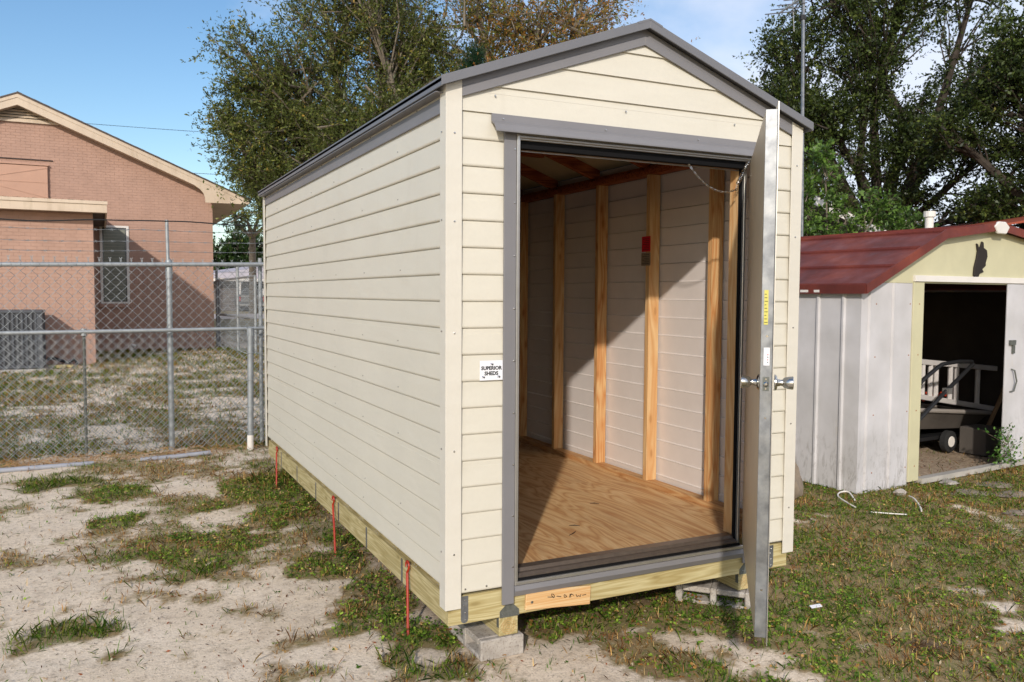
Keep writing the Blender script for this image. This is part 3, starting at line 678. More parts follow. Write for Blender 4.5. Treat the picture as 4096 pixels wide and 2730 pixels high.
# ------------------------------------------------------------------ blocks, anchors and small things round the shed
def block(at, label, rotz=0, tilt=(0, 0)):
    # laid flat: cores run along y and show on the long side
    mb = MB(); w, l, h = 9.3, 17.0, 4.1
    for z0, z1 in ((0, 0.0), ): pass
    mb.box(-w/2, w/2, 0, 1.5, 0, h); mb.box(-w/2, w/2, l-1.5, l, 0, h); mb.box(-w/2, w/2, 7.8, 9.2, 0, h)
    mb.box(-w/2, w/2, 1.5, 7.8, h-1.3, h-0.01); mb.box(-w/2, w/2, 9.2, l-1.5, h-1.3, h-0.01); mb.box(-w/2, w/2, 1.5, 7.8, 0, 0.9); mb.box(-w/2, w/2, 9.2, l-1.5, 0, 0.9)
    me_mb = MB()
    ca, sa = math.cos(rotz), math.sin(rotz)
    me_mb.v = [(at[0]+x*ca-y*sa, at[1]+x*sa+y*ca, at[2]+z+x*tilt[0]+y*tilt[1]) for x, y, z in mb.v]; me_mb.f = mb.f
    o = build('concrete_block', me_mb, concM, None, at=at, bevel=0.25); tag(o, label, 'concrete block', 'blocks carrying the new shed'); return o
block((11.3, -0.3, -8.1), 'pale concrete block under the front left skid, nearest the camera')
block((75.85, 1.3, -8.3), 'broken concrete block behind the open door under the right skid', math.radians(43.8), (0.02, 0.01))
block((13.0, L-20, -8.2), 'concrete block under the far end of the left skid')
for i, (y, yb2, lab) in enumerate(((21.8, 17.3, 'red steel anchor strap nearest the front corner of the cream shed'), (84.8, 77, 'middle red anchor strap half way along the cream shed'), (168, 161.5, 'red anchor strap at the far end of the cream shed'))):
    r = thing('ground_anchor', lab, 'anchor', (-1.6, yb2, -8), 'red anchor straps')
    mb = MB(); zt = 6.3
    for p in ((-0.42,),):
        mb.tube([(-0.55, y+0.9*math.cos(a), zt-0.9+0.9*math.sin(a)) for a in np.linspace(-0.6, math.pi+0.6, 14)]+[(-0.7, y-0.2, zt-2.4), (-1.3, (y+yb2)/2, -1.5), (-2.0, yb2, -8.5)], [0.24]*14+[0.3, 0.3, 0.3], 8)
    build('strap', mb, redM, r, smooth=True)
    build('washer', MB().lathe((-0.1, y, zt-0.9), (-1, 0, 0), [(0, 0.75), (0.12, 0.75), (0.3, 0.7)], 16), steelM, r)
    build('bolt_head', MB().lathe((-0.38, y, zt-0.9), (-1, 0, 0), [(0, 0.4), (0.3, 0.38)], 6), steelM, r)
# wood slivers on the plywood floor
for (x, y, a, ln, lab) in ((55.5, 40, 0.5, 2.4, 'dark splinter on the plywood floor near the right wall'), (40.0, 24, 0.4, 2.6, 'dark splinter in the middle of the plywood floor'), (36.0, 17, -0.5, 4.0, 'thin curved shaving on the plywood floor nearest the doorway')):
    o = build('wood_splinter', MB().tube([(x, y, 8.6), (x+ln/2*math.cos(-a), y+ln/2*math.sin(-a), 8.72), (x+ln*math.cos(-a*1.3), y+ln*math.sin(-a*1.3), 8.6)], [0.05, 0.1, 0.04], 5), inkM, None, at=(x, y, 8.5))
    tag(o, lab, 'splinter')

# ------------------------------------------------------------------ pink brick house
house = thing('brick_house', 'pink painted brick house with beige gable boards and a low side wing behind the fence', 'house', (-60, 900, -3))
HX0, HX1, HY = -330.0, 62.5, 900.0; PKX, PKZ = -131.8, 270.0; HS = 0.4246
wall = MB().prism([(HX0, HY, -10), (HX1, HY, -10), (HX1, HY, 180), (PKX, HY, PKZ-9), (HX0, HY, 180)], (0, 480, 0))
wall_o = build('wall', wall, mortM, house)
WX, WY = -62.4, 712.0
wing_o = build('wing_wall', MB().box(-340, WX, WY, 899, -10, 134.4), mortM, house)
bh, bl = 3.0, 9.0
brick_me = None; rest = MB(); cnt = 0
def put_brick(x0, x1, y, z, parent, single):
    global cnt
    if single and abs((x1-x0)-(bl-0.3)) < 0.01 and cnt < 299:
        cnt += 1
        o = bpy.data.objects.new('brick', brick_me); C.objects.link(o); o.parent = parent; o.location = V3((x0, y, z))-world_of(parent); return
    j = random.random()*0.09
    rest.add([(x0, y-0.19-j, z), (x1, y-0.19-j, z), (x1, y-0.19-j, z+bh-0.18), (x0, y-0.19-j, z+bh-0.18), (x0, y, z), (x1, y, z), (x1, y, z+bh-0.18), (x0, y, z+bh-0.18)],
             [(0, 1, 2, 3), (3, 2, 6, 7), (0, 4, 5, 1), (0, 3, 7, 4), (1, 5, 6, 2)])
_t = MB().add([(0, -0.24, 0), (bl-0.3, -0.24, 0), (bl-0.3, -0.24, bh-0.18), (0, -0.24, bh-0.18), (0, 0, 0), (bl-0.3, 0, 0), (bl-0.3, 0, bh-0.18), (0, 0, bh-0.18)], [(0, 1, 2, 3), (3, 2, 6, 7), (0, 4, 5, 1), (0, 3, 7, 4), (1, 5, 6, 2)])
_o = build('brick', _t, brickM, None, at=(0, 0, 0)); brick_me = _o.data; bpy.data.objects.remove(_o)
for r in range(0, 47):
    z = -8+r*bh; off = (bl/2 if r % 2 else 0)
    for i in range(0, 14):
        x1 = WX-i*bl+off; x0 = x1-bl+0.3
        if i == 0 and off: x1 = WX
        if i == 0 and not off: x1 = WX-0.0
        x1c = min(x1-0.3, WX-0.02) if i else WX-0.02
        x0 = x1-bl if (i or not off) else WX-bl/2
        x0 += 0.0
        if i == 0: put_brick(WX-(bl/2 if off else bl)+0.3, WX, WY, z, wing_o, False)
        else:
            xr = WX-(i-1)*bl-(bl/2 if off else bl)
            if xr-bl > -150: put_brick(xr-bl+0.3, xr, WY, z, wing_o, xr < WX+1)
build('brick', rest, brickM, wing_o, kind='stuff'); rest = MB()
WIN = (-56.2, -28.3, 50.0, 137.0)
for r in range(0, 88):
    z = -8+r*bh; zt = z+bh
    lo = HX0 if z > 140 else -64
    xl = PKX-(PKZ-14-zt)/HS if zt > 176 else -160; xr_ = PKX+(PKZ-14-zt)/HS if zt > 176 else HX1
    xl = max(xl, -165 if z > 128 else -72); xr_ = min(xr_, HX1)
    i0 = int(math.floor(xl/bl))-1; off = bl/2 if r % 2 else 0
    for i in range(i0, int(xr_/bl)+3):
        a = i*bl+off; b = a+bl-0.3; a = max(a, xl); b = min(b, xr_)
        if b-a < 1: continue
        if z+bh > WIN[2]-3 and z < WIN[3]+1 and a < WIN[1]+1 and b > WIN[0]-1:
            if a < WIN[0]-1: put_brick(a, WIN[0]-1, HY, z, wall_o, False)
            if b > WIN[1]+1: put_brick(WIN[1]+1, b, HY, z, wall_o, False)
            continue
        put_brick(a, b, HY, z, wall_o, False)
build('brick', rest, brickM, wall_o, kind='stuff')
# window
wi = build('window', MB().box(WIN[0], WIN[1], HY-0.25, HY-0.1, WIN[2], WIN[3]), glassM, house)
build('screen', MB().box(WIN[0]+3, WIN[1]-3, HY-0.45, HY-0.3, WIN[2]+3, WIN[3]-4), blindM, wi)
mb = MB().box(WIN[0]-0.8, WIN[0]+1.8, HY-1.4, HY-0.5, WIN[2], WIN[3]).box(WIN[1]-1.8, WIN[1]+0.8, HY-1.4, HY-0.5, WIN[2], WIN[3]).box(WIN[0]+1.81, WIN[1]-1.81, HY-1.4, HY-0.5, WIN[3]-2.2, WIN[3]).box(WIN[0]+1.81, WIN[1]-1.81, HY-1.4, HY-0.5, WIN[2], WIN[2]+2).box(WIN[0]+1.81, WIN[1]-1.81, HY-1.2, HY-0.5, 92, 93.4)
build('window_frame', mb, whiteM, wi)
mb = MB()
for k in range(24): mb.box(WIN[0]+3, WIN[1]-3, HY-0.6, HY-0.46, WIN[2]+4+k*3.3, WIN[2]+4.7+k*3.3)
build('blind_slat', mb, plain('blind_slats', srgb(142, 142, 128), 0.6), wi, kind='stuff')
build('window_sill', MB().box(WIN[0]-2, WIN[1]+2, HY-2.6, HY-0.35, WIN[2]-4.4, WIN[2]-0.1), brickM, wi, bevel=0.3)
# gable boards (rake): cream band with a curved tail at the eave
def rake(side):
    s = 1 if side > 0 else -1
    fx = lambda x: PKX+s*(x-PKX)
    top = [(PKX, PKZ), (101.9, 171.2)]; bot = [(101.9, 166.8), (53.2, 166.4), (52.8, 172), (51.2, 177.0), (47.5, 181.4), (41.5, 185.6), (30, 190.7), (PKX, 258.5)]
    pts = [(fx(x), HY-15, z) for x, z in top+bot]
    if s < 0: pts = pts[::-1]
    o = build('rake_board', MB().prism(pts, (0, 1.5, 0)), beigeM, house)
    pts = [(fx(PKX), HY-15.6, PKZ), (fx(101.9), HY-15.6, 171.2), (fx(101.9), HY-15.6, 167.7), (fx(PKX), HY-15.6, PKZ-3.9)]
    build('rake_moulding', MB().prism(pts, (0, 0.55, 0)), beigeM, o)
    # shingle slope and soffit
    pts = [(fx(PKX), HY-16.5, PKZ+1.5), (fx(104), HY-16.5, 171.8), (fx(104), HY-16.5, 170.9), (fx(PKX), HY-16.5, PKZ+0.1)]
    build('roof', MB().prism(pts, (0, 510, 0)), shingM, house)
    pts = [(fx(PKX), HY-13.4, 259), (fx(53), HY-13.4, 181), (fx(53), HY-13.4, 182), (fx(PKX), HY-13.4, 260)]
    build('soffit', MB().prism(pts, (0, 13, 0)), beigeM, house)
    xa, xb = sorted((fx(HX1+0.1), fx(101.5)))
    build('soffit', MB().box(xa, xb, HY-13.4, HY+480, 166.6, 168), beigeM, house)
    return
rake(1); rake(-1)
mb = MB()
for k in range(0, 46):
    x = PKX+k*5.1; z = PKZ+1.5-(x-PKX)*HS*0.999
    mb.obox((x, HY-17.2, z-0.1), (5.0, 0, -5.0*HS), (0, 60, 0), (0.1, 0, 0.55+0.25*random.random()))
build('shingle', mb, shingM, house, kind='stuff')
# louvred gable vent
vt = build('gable_vent', MB().prism([(-195, HY-0.6, 245), (-92, HY-0.6, 245), (PKX, HY-0.6, 262)], (0, 0.4, 0)), acDark, house)
for k in range(5):
    z = 245+k*3.0; hw_ = (262-z-1)/HS*0.92
    build('louvre', MB().obox((PKX-hw_, HY-2.6, z-0.3), (2*hw_, 0, 0), (0, 2.0, 2.2), (0, 0.15, 0.5)), beigeM, vt)
build('vent_frame', MB().box(-198, -86, HY-2.9, HY-0.4, 242.8, 244.6), beigeM, vt)
# hurricane shutter box above the wing
sh = build('shutter_panel', MB().box(-175, -106, HY-3.5, HY-0.4, 163, 197.5), shutM, house, bevel=0.3)
for pts in ([(-175, 180), (-106, 197), (-106, 195.6)], [(-175, 180), (-106, 163.5), (-106, 165)]):
    build('shutter_crease', MB().prism([(x, HY-3.95, z) for x, z in pts], (0, 0.43, 0)), shutM, sh)
build('shutter_crease', MB().box(-175, -106, HY-3.9, HY-3.52, 179.8, 180.3), shutM, sh)
build('shutter_track', MB().box(-176, -105, HY-4.2, HY-0.4, 198.2, 199.4), shutM, house)
build('lintel_rod', MB().box(-178, -101, HY-1.6, HY-0.4, 203.8, 204.6), blackM, house)
# wing roof with its beige fascia
build('wing_roof', MB().box(-345, -51.2, 696.2, 899, 135.5, 142.6), shingM, house)
build('wing_fascia', MB().box(-345, -50.8, 694.6, 696.1, 133.6, 140.8), beigeM, house)
build('wing_fascia', MB().box(-345, -50.2, 693.6, 696.1, 140.85, 143.7), beigeM, house)
build('wing_fascia', MB().box(-52.2, -50.7, 696.2, 898.5, 133.6, 143.5), beigeM, house)
build('soffit', MB().box(-345, -52.3, 696.2, 711.9, 134.3, 135.1), beigeM, house)
mb = MB()
for i in range(260):
    x = -160+random.random()*108; y = 695+random.random()*10; a = random.random()*3; l_ = 1+random.random()*3
    mb.tube([(x, y, 143.9), (x+l_*math.cos(a), y+l_*0.4*math.sin(a), 143.8+random.random()*1.0)], 0.12, 3)
build('pine_needle', mb, plain('needle_litter', srgb(84, 62, 44), 0.9), house, kind='stuff')

# AC unit on its slab
slab = tag(build('concrete_pad', MB().box(-152, -99.5, 659, 708, -9, -2.2), concM, None, at=(-125, 684, -8), bevel=0.4), 'thin concrete pad under the air conditioner against the pink wall', 'concrete pad')
ac = thing('air_conditioner', 'grey outdoor air conditioner unit with louvred sides beside the pink wing wall', 'air conditioner', (-123, 684, -2))
AX0, AX1, AY0, AY1 = -143.0, -101.8, 665.0, 703.0
build('core', MB().box(AX0+1.2, AX1-1.2, AY0+1.2, AY1-1.2, -1.5, 45), acDark, ac)
build('top_cover', MB().box(AX0-0.3, AX1+0.3, AY0-0.3, AY1+0.3, 44.6, 47.2), acM, ac, bevel=0.6)
build('base_pan', MB().box(AX0, AX1, AY0, AY1, -1.6, 0.4), acM, ac, bevel=0.3)
for x, y in ((AX0, AY0), (AX1-4.2, AY0), (AX0, AY1-4.2), (AX1-4.2, AY1-4.2)): build('corner_post', MB().box(x, x+4.2, y, y+4.2, 0.42, 44.58), acM, ac, bevel=0.5)
for i in range(10): build('grille_bar', MB().box(AX0+5.0+i*3.35, AX0+6.6+i*3.35, AY0+0.3, AY0+0.9, 0.42, 44.58), acM, ac)
for i in range(9): build('grille_bar', MB().box(AX1-0.9, AX1-0.3, AY0+5.2+i*3.2, AY0+6.2+i*3.2, 0.42, 44.58), acM, ac)
mb = MB()
for k in range(44): mb.box(AX0+4.2, AX1-4.2, AY0+0.92, AY0+1.1, 1+k, 1.35+k)
build('grille_wire', mb, acM, ac, kind='stuff')
build('badge', MB().prism([(-144, AY0-0.1, 43.5), (-132.5, AY0-0.1, 43.5), (-137, AY0-0.1, 38.5), (-144, AY0-0.1, 34)], (0, 0.35, 0)), plain('blue_badge', srgb(90, 170, 196), 0.5), ac)
# drain hoses and scraps at its foot
mb = MB().tube([(-100, 698, 3.5), (-95, 692, 4.5), (-90, 690, 2.6), (-84, 689, 0.5), (-79, 688, 3.5), (-77, 688, -1)], 1.5, 8)
tag(build('insulated_hose', mb, blackM, None, at=(-90, 690, -3), smooth=True), 'black insulated hose lying beside the air conditioner', 'hose')
mb = MB().box(-99, -80, 682, 685, -3.2, -1.0).box(-95, -86, 679, 681.5, -3.2, -0.6)
tag(build('timber_scrap', mb, treatX, None, at=(-90, 682, -3), bevel=0.2), 'weathered timber scraps on the grass right of the air conditioner', 'timber')
tag(build('vent_stub', MB().tube([(-28, 868, -4), (-28, 868, 2.5), (-26.5, 867, 4.2), (-24, 866, 3.0)], 2.2, 10), whiteM, None, at=(-28, 868, -4), smooth=True), 'short white plastic pipe elbow sticking out of the grass before the window wall', 'pipe')

# ------------------------------------------------------------------ chain-link fences
def chain_mesh(name, p0, p1, z0, z1, pitch, r, parent, twist=True, mat=None):
    mb = MB(); P0 = Vector((p0[0], p0[1], 0)); P1 = Vector((p1[0], p1[1], 0)); d = P1-P0; n = int(d.length/pitch); d.normalize()
    nn = Vector((-d.y, d.x, 0)); h = pitch*0.5; rows = int((z1-z0)/h)
    for i in range(2*n+1):
        pts = [P0+d*(pitch*0.5*(i+((k+i) % 2)))+nn*(0.10 if (k+i) % 2 else -0.10)+Vector((0, 0, z1-k*h)) for k in range(rows+1)]
        mb.tube(pts, r, 3, False)
        if twist and i % 2:
            q = pts[0]; mb.tube([q, q+Vector((0, 0, 1.2))-d*0.3, q+d*0.5+Vector((0, 0, 2.2))], r*0.9, 3, False)
            mb.tube([q, q+Vector((0, 0, 1.2))+d*0.2, q-d*0.6+Vector((0, 0, 2.1))], r*0.9, 3, False)
    return build(name, mb, mat or fenceM, parent, kind='stuff')
tall = thing('chain_link_fence', 'tall galvanised chain-link fence with strands of barbed wire on top', 'fence', (-30, 258, -8))
FX0, FX1 = -230, 150
build('top_rail', MB().tube([(FX0, 258, 71.2), (-95, 258, 73.8), (9.7, 258, 76.0), (FX1, 258, 78.4)], 0.95, 10), fenceM, tall, smooth=True)
mb = MB()
for i in range(110): mb.tube([(FX0+i*3.4+math.cos(a)*0.25, 258-1.02*math.cos(a), 71.2+(i*3.4)*0.0195+1.02*math.sin(a)-0.0) for a in np.linspace(0, 2*math.pi, 7)], 0.12, 3, False)
build('tie_wire', mb, fenceM, tall, kind='stuff')
chain_mesh('wire_mesh', (FX0, 258.6), (FX1, 258.6), -7.5, 75.6, 4.2, 0.145, tall)
for x in (-208, -119.5-0, -30, 60, 148):
    if x == -119.5: continue
    po = build('post', MB().tube([(x, 259.8, -10), (x, 259.8, 72.5)], 1.25, 12), fenceM, tall, smooth=True)
    build('post_extension', MB().tube([(x-0.3, 259.3, 72.5), (x-0.6, 259.3, 94.8)], 0.72, 8), fenceM, tall, smooth=True)
    build('post_cap', MB().tube([(x, 259.8, 69), (x, 259.8, 76.5), (x-0.2, 259.5, 77.5)], [1.5, 1.5, 0.9], 12), fenceM, tall, smooth=True)
po = build('post', MB().tube([(9.8, 262, -10), (9.8, 262, 79)], 0.95, 10), fenceM, tall, smooth=True)
def barbed(za, zb, y, name='barbed_wire'):
    mb = MB(); n = 60; L_ = FX1-FX0
    pts = [(FX0+L_*i/n, y, za+(zb-za)*(i/n)-0.5*math.sin(math.pi*((i*6/n) % 1))) for i in range(n+1)]
    mb.tube(pts, 0.09, 3, False); mb.tube([(a, b-0.1, c+0.14*(-1)**i) for i, (a, b, c) in enumerate(pts)], 0.07, 3, False)
    for i in range(0, n*1):
        a, b, c = pts[i]
        if i % 1 == 0:
            mb.tube([(a-0.5, b, c-0.5), (a+0.5, b, c+0.5)], 0.08, 3); mb.tube([(a+0.5, b, c-0.45), (a-0.4, b, c+0.5)], 0.08, 3)
    build(name, mb, fenceM, tall)
barbed(78.0, 84.0, 259); barbed(81.8, 88.6, 259); barbed(87.5, 93.0, 260.5)
mb = MB().tube([(FX0+(FX1-FX0)*t, 258.7, 91.0+6.8*t-1.2*math.sin(math.pi*((t*4) % 1))+0.3*math.sin(t*60)) for t in np.linspace(0, 1, 90)], 0.3, 6)
tag(build('black_cable', mb, blackM, None, at=(-30, 258.7, 92), smooth=True), 'black cable strung along the very top of the tall fence above the barbed wire', 'cable')
low = thing('low_chain_link_fence', 'waist-high chain-link fence standing just in front of the tall one', 'fence', (-65, 250, -8))
build('top_rail', MB().tube([(FX0, 254, 45.2), (-65, 254, 45.9), (2.2, 254, 46.4)], 0.85, 10), fenceM, low, smooth=True)
build('top_rail', MB().tube([(2.4, 254, 46.4), (10.5, 256, 46.4), (140, 256, 46.5)], 0.8, 10), fenceM, low, smooth=True)
chain_mesh('wire_mesh', (FX0, 254.8), (142, 254.8), -7.5, 45.4, 4.2, 0.17, low, twist=False)
for x in (-154, -64.3): build('post', MB().tube([(x, 256, -10), (x, 256, 46.2)], 0.6, 8), darkGalvM, low, smooth=True)
build('post_cap', MB().tube([(-64.3, 254.6, 44.2), (-64.3, 254.6, 47.2)], 1.15, 8), fenceM, low)
tp = build('terminal_post', MB().tube([(1.6, 243, -10), (2.2, 243, 45.6)], 1.35, 12), fenceM, low, smooth=True)
build('post_cap', MB().tube([(2.2, 243, 43.6), (2.2, 243, 47)], 1.6, 12), fenceM, tp)
build('paint_band', MB().tube([(1.57, 243, -8.4), (1.65, 243, -1.0)], 1.42, 12), whiteM, tp)
mb = MB()
for zz in (36, 24, 12, 1): mb.tube([(-2.5, 244, zz+1), (0.2, 241.8, zz-0.2), (2.6, 241.6, zz), (4.5, 243, zz+0.6)], 0.18, 5)
build('tension_band', mb, fenceM, low)
# pen behind with its gate
pen = thing('chain_link_gate', 'chain-link gate and posts beside the corner of the pink house', 'gate', (85, 860, -5))
gp = lambda t: (90+(72-90)*t, 776+(950-776)*t)
for t, zt, r in ((0, 80, 1.5), (0.42, 92, 1.7), (1.0, 94, 1.6), (0.93, 80, 1.3)):
    x, y = gp(t); build('post', MB().tube([(x, y, -8), (x, y, zt)], r, 8), fenceM, pen)
for za, zb in ((80.7, 77.5), (35.4, 36.3), (-3.5, -4.0)):
    build('rail', MB().tube([(*gp(0), za), (*gp(1), zb)], 1.3, 8), fenceM, pen)
chain_mesh('wire_mesh', gp(0), gp(1), -4, 78, 4.6, 0.2, pen, twist=False)
mb = MB()
for z in (88, 95): mb.tube([(40, 952, z), (160, 948, z+1)], 0.3, 4)
build('barbed_wire', mb, fenceM, pen)
# PVC pipes on the sand
tag(build('pvc_pipe', MB().tube([(-130, 236, -7.2), (-94, 234, -7.0), (-61.5, 235.8, -7.2)], 1.0, 10), pvcM, None, at=(-94, 234, -8), smooth=True), 'grey plastic pipe lying on sand before the fence, running out of view at the left', 'pipe', 'grey pipes along the fence')
tag(build('pvc_pipe', MB().tube([(-44, 235.8, -7.3), (-30, 236.5, -7.0), (-16, 238.5, -6.8)], 0.95, 10), pvcM, None, at=(-30, 237, -8), smooth=True), 'grey plastic pipe half buried in dead leaves near the right end of the fence', 'pipe', 'grey pipes along the fence')

# ------------------------------------------------------------------ far things seen in the gap: grey house, truck, white trailer
fh = thing('far_house', 'dark grey house with pale metal roof across the road behind the pickup', 'house', (420, 2650, 5))
build('wall', MB().box(150, 900, 2640, 2900, 3, 98), plain('grey_block', srgb(112, 104, 100), 0.9, 0, 0.15), fh)
build('fascia', MB().box(130, 920, 2600, 2605, 99, 108), whiteM, fh)
build('soffit', MB().box(130, 920, 2605, 2640, 98, 99), plain('shade_soffit', srgb(90, 84, 80), 0.9), fh)
build('roof', MB().prism([(140, 2606, 108.5), (925, 2606, 108.5), (925, 2750, 190), (400, 2750, 150)], (0, 3, 4)), plain('pale_roof', srgb(176, 170, 176), 0.6), fh)
rfp = MB().add([(190, 2598, 108.2), (920, 2598, 108.2), (920, 2598, 200), (560, 2598, 172), (920, 2900, 200), (560, 2900, 172), (190, 2900, 108.2)], [(0, 1, 2, 3), (3, 2, 4, 5), (0, 3, 5, 6)])
build('roof', rfp, plain('pale_roof_gable', srgb(178, 172, 180), 0.6), fh)
w_ = build('window', MB().box(392, 430, 2636, 2639, 60, 92), glassM, fh); build('window_frame', MB().box(388, 391.9, 2634, 2639, 56, 96).box(430.1, 434, 2634, 2639, 56, 96).box(392, 430, 2634, 2639, 92.1, 96).box(392, 430, 2634, 2639, 56, 59.9), whiteM, w_)
build('porch_post', MB().box(335, 341, 2606, 2612, 4, 98), whiteM, fh)
tk = thing('pickup_truck', 'dark grey pickup truck parked tail towards us beyond the fences', 'truck', (362, 2560, 4))
tx, ty, tz = 326.0, 2545.0, 5.0
build('body', MB().prism([(tx, ty, tz+16), (tx+76, ty, tz+16), (tx+77, ty, tz+30), (tx+76, ty, tz+50), (tx, ty, tz+50), (tx-1, ty, tz+30)], (0, 210, 0)), truckM, tk, bevel=1)
build('cab', MB().add([(tx+2, ty+60, tz+50), (tx+74, ty+60, tz+50), (tx+74, ty+170, tz+50), (tx+2, ty+170, tz+50), (tx+10, ty+72, tz+72), (tx+66, ty+72, tz+72), (tx+66, ty+130, tz+73), (tx+10, ty+130, tz+73)], [(0, 1, 5, 4), (1, 2, 6, 5), (2, 3, 7, 6), (3, 0, 4, 7), (4, 5, 6, 7), (0, 3, 2, 1)]), truckM, tk, bevel=1)
build('rear_window', MB().add([(tx+9, ty+60.6, tz+52), (tx+67, ty+60.6, tz+52), (tx+61, ty+70, tz+69), (tx+15, ty+70, tz+69), (tx+9, ty+61.6, tz+52), (tx+67, ty+61.6, tz+52), (tx+61, ty+71, tz+69), (tx+15, ty+71, tz+69)], [(0, 1, 2, 3), (7, 6, 5, 4), (0, 4, 5, 1), (1, 5, 6, 2), (2, 6, 7, 3), (3, 7, 4, 0)]), glassM, tk)
build('tailgate', MB().box(tx+5, tx+71, ty-1.5, ty-0.05, tz+28, tz+45), plain('tailgate_grey', srgb(128, 126, 122), 0.4, 0.3), tk, bevel=0.8)
build('tailgate_trim', MB().box(tx+5, tx+71, ty-2, ty-0.05, tz+45.5, tz+50), silverM, tk)
build('bumper', MB().box(tx+1, tx+75, ty-7, ty-0.1, tz+17, tz+24), silverM, tk, bevel=1)
build('number_plate', MB().box(tx+31, tx+45, ty-7.4, ty-7.05, tz+18, tz+24), whiteP, tk)
tl = plain('tail_light_red', srgb(176, 24, 24), 0.25)
for x in (tx, tx+72.2): build('tail_light', MB().box(x, x+4.5, ty-1.4, ty-0.06, tz+32, tz+46), tl, tk)
for x in (tx+2, tx+66):
    for y in (ty+30, ty+160):
        wv = build('wheel', MB().lathe((x, y, tz+13.5), (1, 0, 0), [(0, 11), (0.6, 13.8), (8.4, 13.8), (9, 11)], 18), tireM, tk); build('rim', MB().lathe((x-0.2, y, tz+13.5), (1, 0, 0), [(0, 7.5), (9.5, 7.5)], 14), silverM, wv)
tr = thing('white_trailer', 'white box trailer partly hidden by the cream shed, right of the pickup', 'trailer', (420, 2580, 5))
build('box', MB().box(402, 500, 2560, 2700, 18, 76), whiteM, tr, bevel=1); build('undercarriage', MB().box(406, 496, 2562, 2690, 12, 17.9), blackM, tr)
for y in (2610,): 
    for x in (401, 494): build('wheel', MB().lathe((x, y, 16), (1, 0, 0), [(0, 11), (0.6, 13), (7, 13)], 16), tireM, tr)

# ------------------------------------------------------------------ old metal shed on the right (its own rotated frame)
OX, OY = 183.0, 67.0; ua = Vector((0.9954, 0.0955, 0)); va_ = Vector((-0.0955, 0.9954, 0))
def Q(s, t, z): return Vector((OX, OY, 0))+ua*s+va_*t+Vector((0, 0, z))
old = thing('metal_shed', 'old white metal shed with rusty red barn roof and dark open doorway', 'shed', Q(60, 0, -8))
OW, OD = 163.0, 118.0
def ob(name, s0, s1, t0, t1, z0, z1, mat, par=None, bev=0, kind=None):
    return build(name, MB().obox(Q(s0, t0, z0), ua*(s1-s0), va_*(t1-t0), (0, 0, z1-z0)), mat, par or old, bevel=bev, kind=kind)
def ribbed(name, a, b, face, z0, z1, mat, par=None, rib=True):
    """one wall sheet with a raised rib along its leading edge"""
    mb = MB()
    if face == 'front':
        mb.obox(Q(a, 0, z0), ua*(b-a), va_*0.35, (0, 0, z1-z0))
        if rib: mb.prism([Q(b-1.5, -0.02, z0), Q(b-1.1, -0.75, z0), Q(b-0.4, -0.75, z0), Q(b, -0.02, z0)], (0, 0, z1-z0))
    else:
        mb.obox(Q(0, a, z0), ua*0.35, va_*(b-a), (0, 0, z1-z0))
        if rib: mb.prism([Q(-0.02, b-1.7, z0), Q(-0.8, b-1.3, z0), Q(-0.8, b-0.5, z0), Q(-0.02, b, z0)], (0, 0, z1-z0))
    return build(name, mb, mat, par or old)
# front sheets left of the door; side sheets
for a, b in ((0, 5.2), (5.25, 18.9), (18.95, 29.6)): ribbed('wall_panel', a, b, 'front', -7.6, 67.6 if a > 5 else 66.3, oldWhite, rib=b < 29)
ed = [0.36]+[8.0+10.9*i for i in range(0, 11)]
for a, b in zip(ed[:-1], ed[1:]): ribbed('wall_panel', a+0.03, min(b, OD), 'side', -7.6, 66.0, oldWhite)
ob('wall_panel', 0.4, OW, OD, OD+0.4, -8, 68, oldWhite); ob('added_shade_liner', 0.5, OW-0.5, OD-0.6, OD-0.1, -8, 67, shadeLinerM); ob('added_shade_liner', OW-0.9, OW-0.4, 1, OD-0.7, -8, 65, shadeLinerM); ob('added_shade_liner', 0.45, 0.8, 1, OD-0.7, -8, 65, shadeLinerM); ob('wall_panel', OW, OW+0.4, 0, OD, -8, 66, oldWhite)  # invented liner sheets carry the interior shade in their dark colour
for a in (128, 143): ribbed('wall_panel', a, a+14.9, 'front', -7.6, 67.6, oldWhite)
ob('door_post', 29.7, 36.2, -0.5, 0.4, -6.8, 68.2, creamOld, bev=0.1)
ob('door_post', 120, 127.9, -0.5, 0.4, -6.8, 68.2, creamOld, bev=0.1)
ob('door_track', 29.7, 128, -1.1, 0.3, 68.3, 70.6, whiteM, bev=0.1)
ob('base_rail', 36.3, 119.9, -2.0, 1.2, -7.9, -5.9, concSill)
ob('base_rail', 0.5, 29.6, -0.35, 0.3, -8.6, -7.65, concSill)
dl = ob('sliding_door', 93.0, 110.0, -0.95, -0.35, -5.6, 68.0, oldWhite, bev=0.1)
ob('door_stile', 110.05, 113.5, -1.0, -0.35, -5.6, 68.0, creamOld, dl)
ob('latch', 95, 99, -1.9, -0.98, 43, 45, darkGalvM, dl); ob('latch', 97.2, 98.8, -1.7, -0.98, 39.5, 42.9, darkGalvM, dl)
build('pull_handle', MB().tube([Q(97.5, -1.0, 33), Q(98, -2.2, 32.5), Q(99.5, -2.4, 28), Q(98, -2.2, 24), Q(97, -1.0, 23.5)], 0.35, 6), darkGalvM, dl)
dr2 = ob('sliding_door', 113.6, 119.9, -0.95, -0.35, -5.6, 68.0, oldWhite)
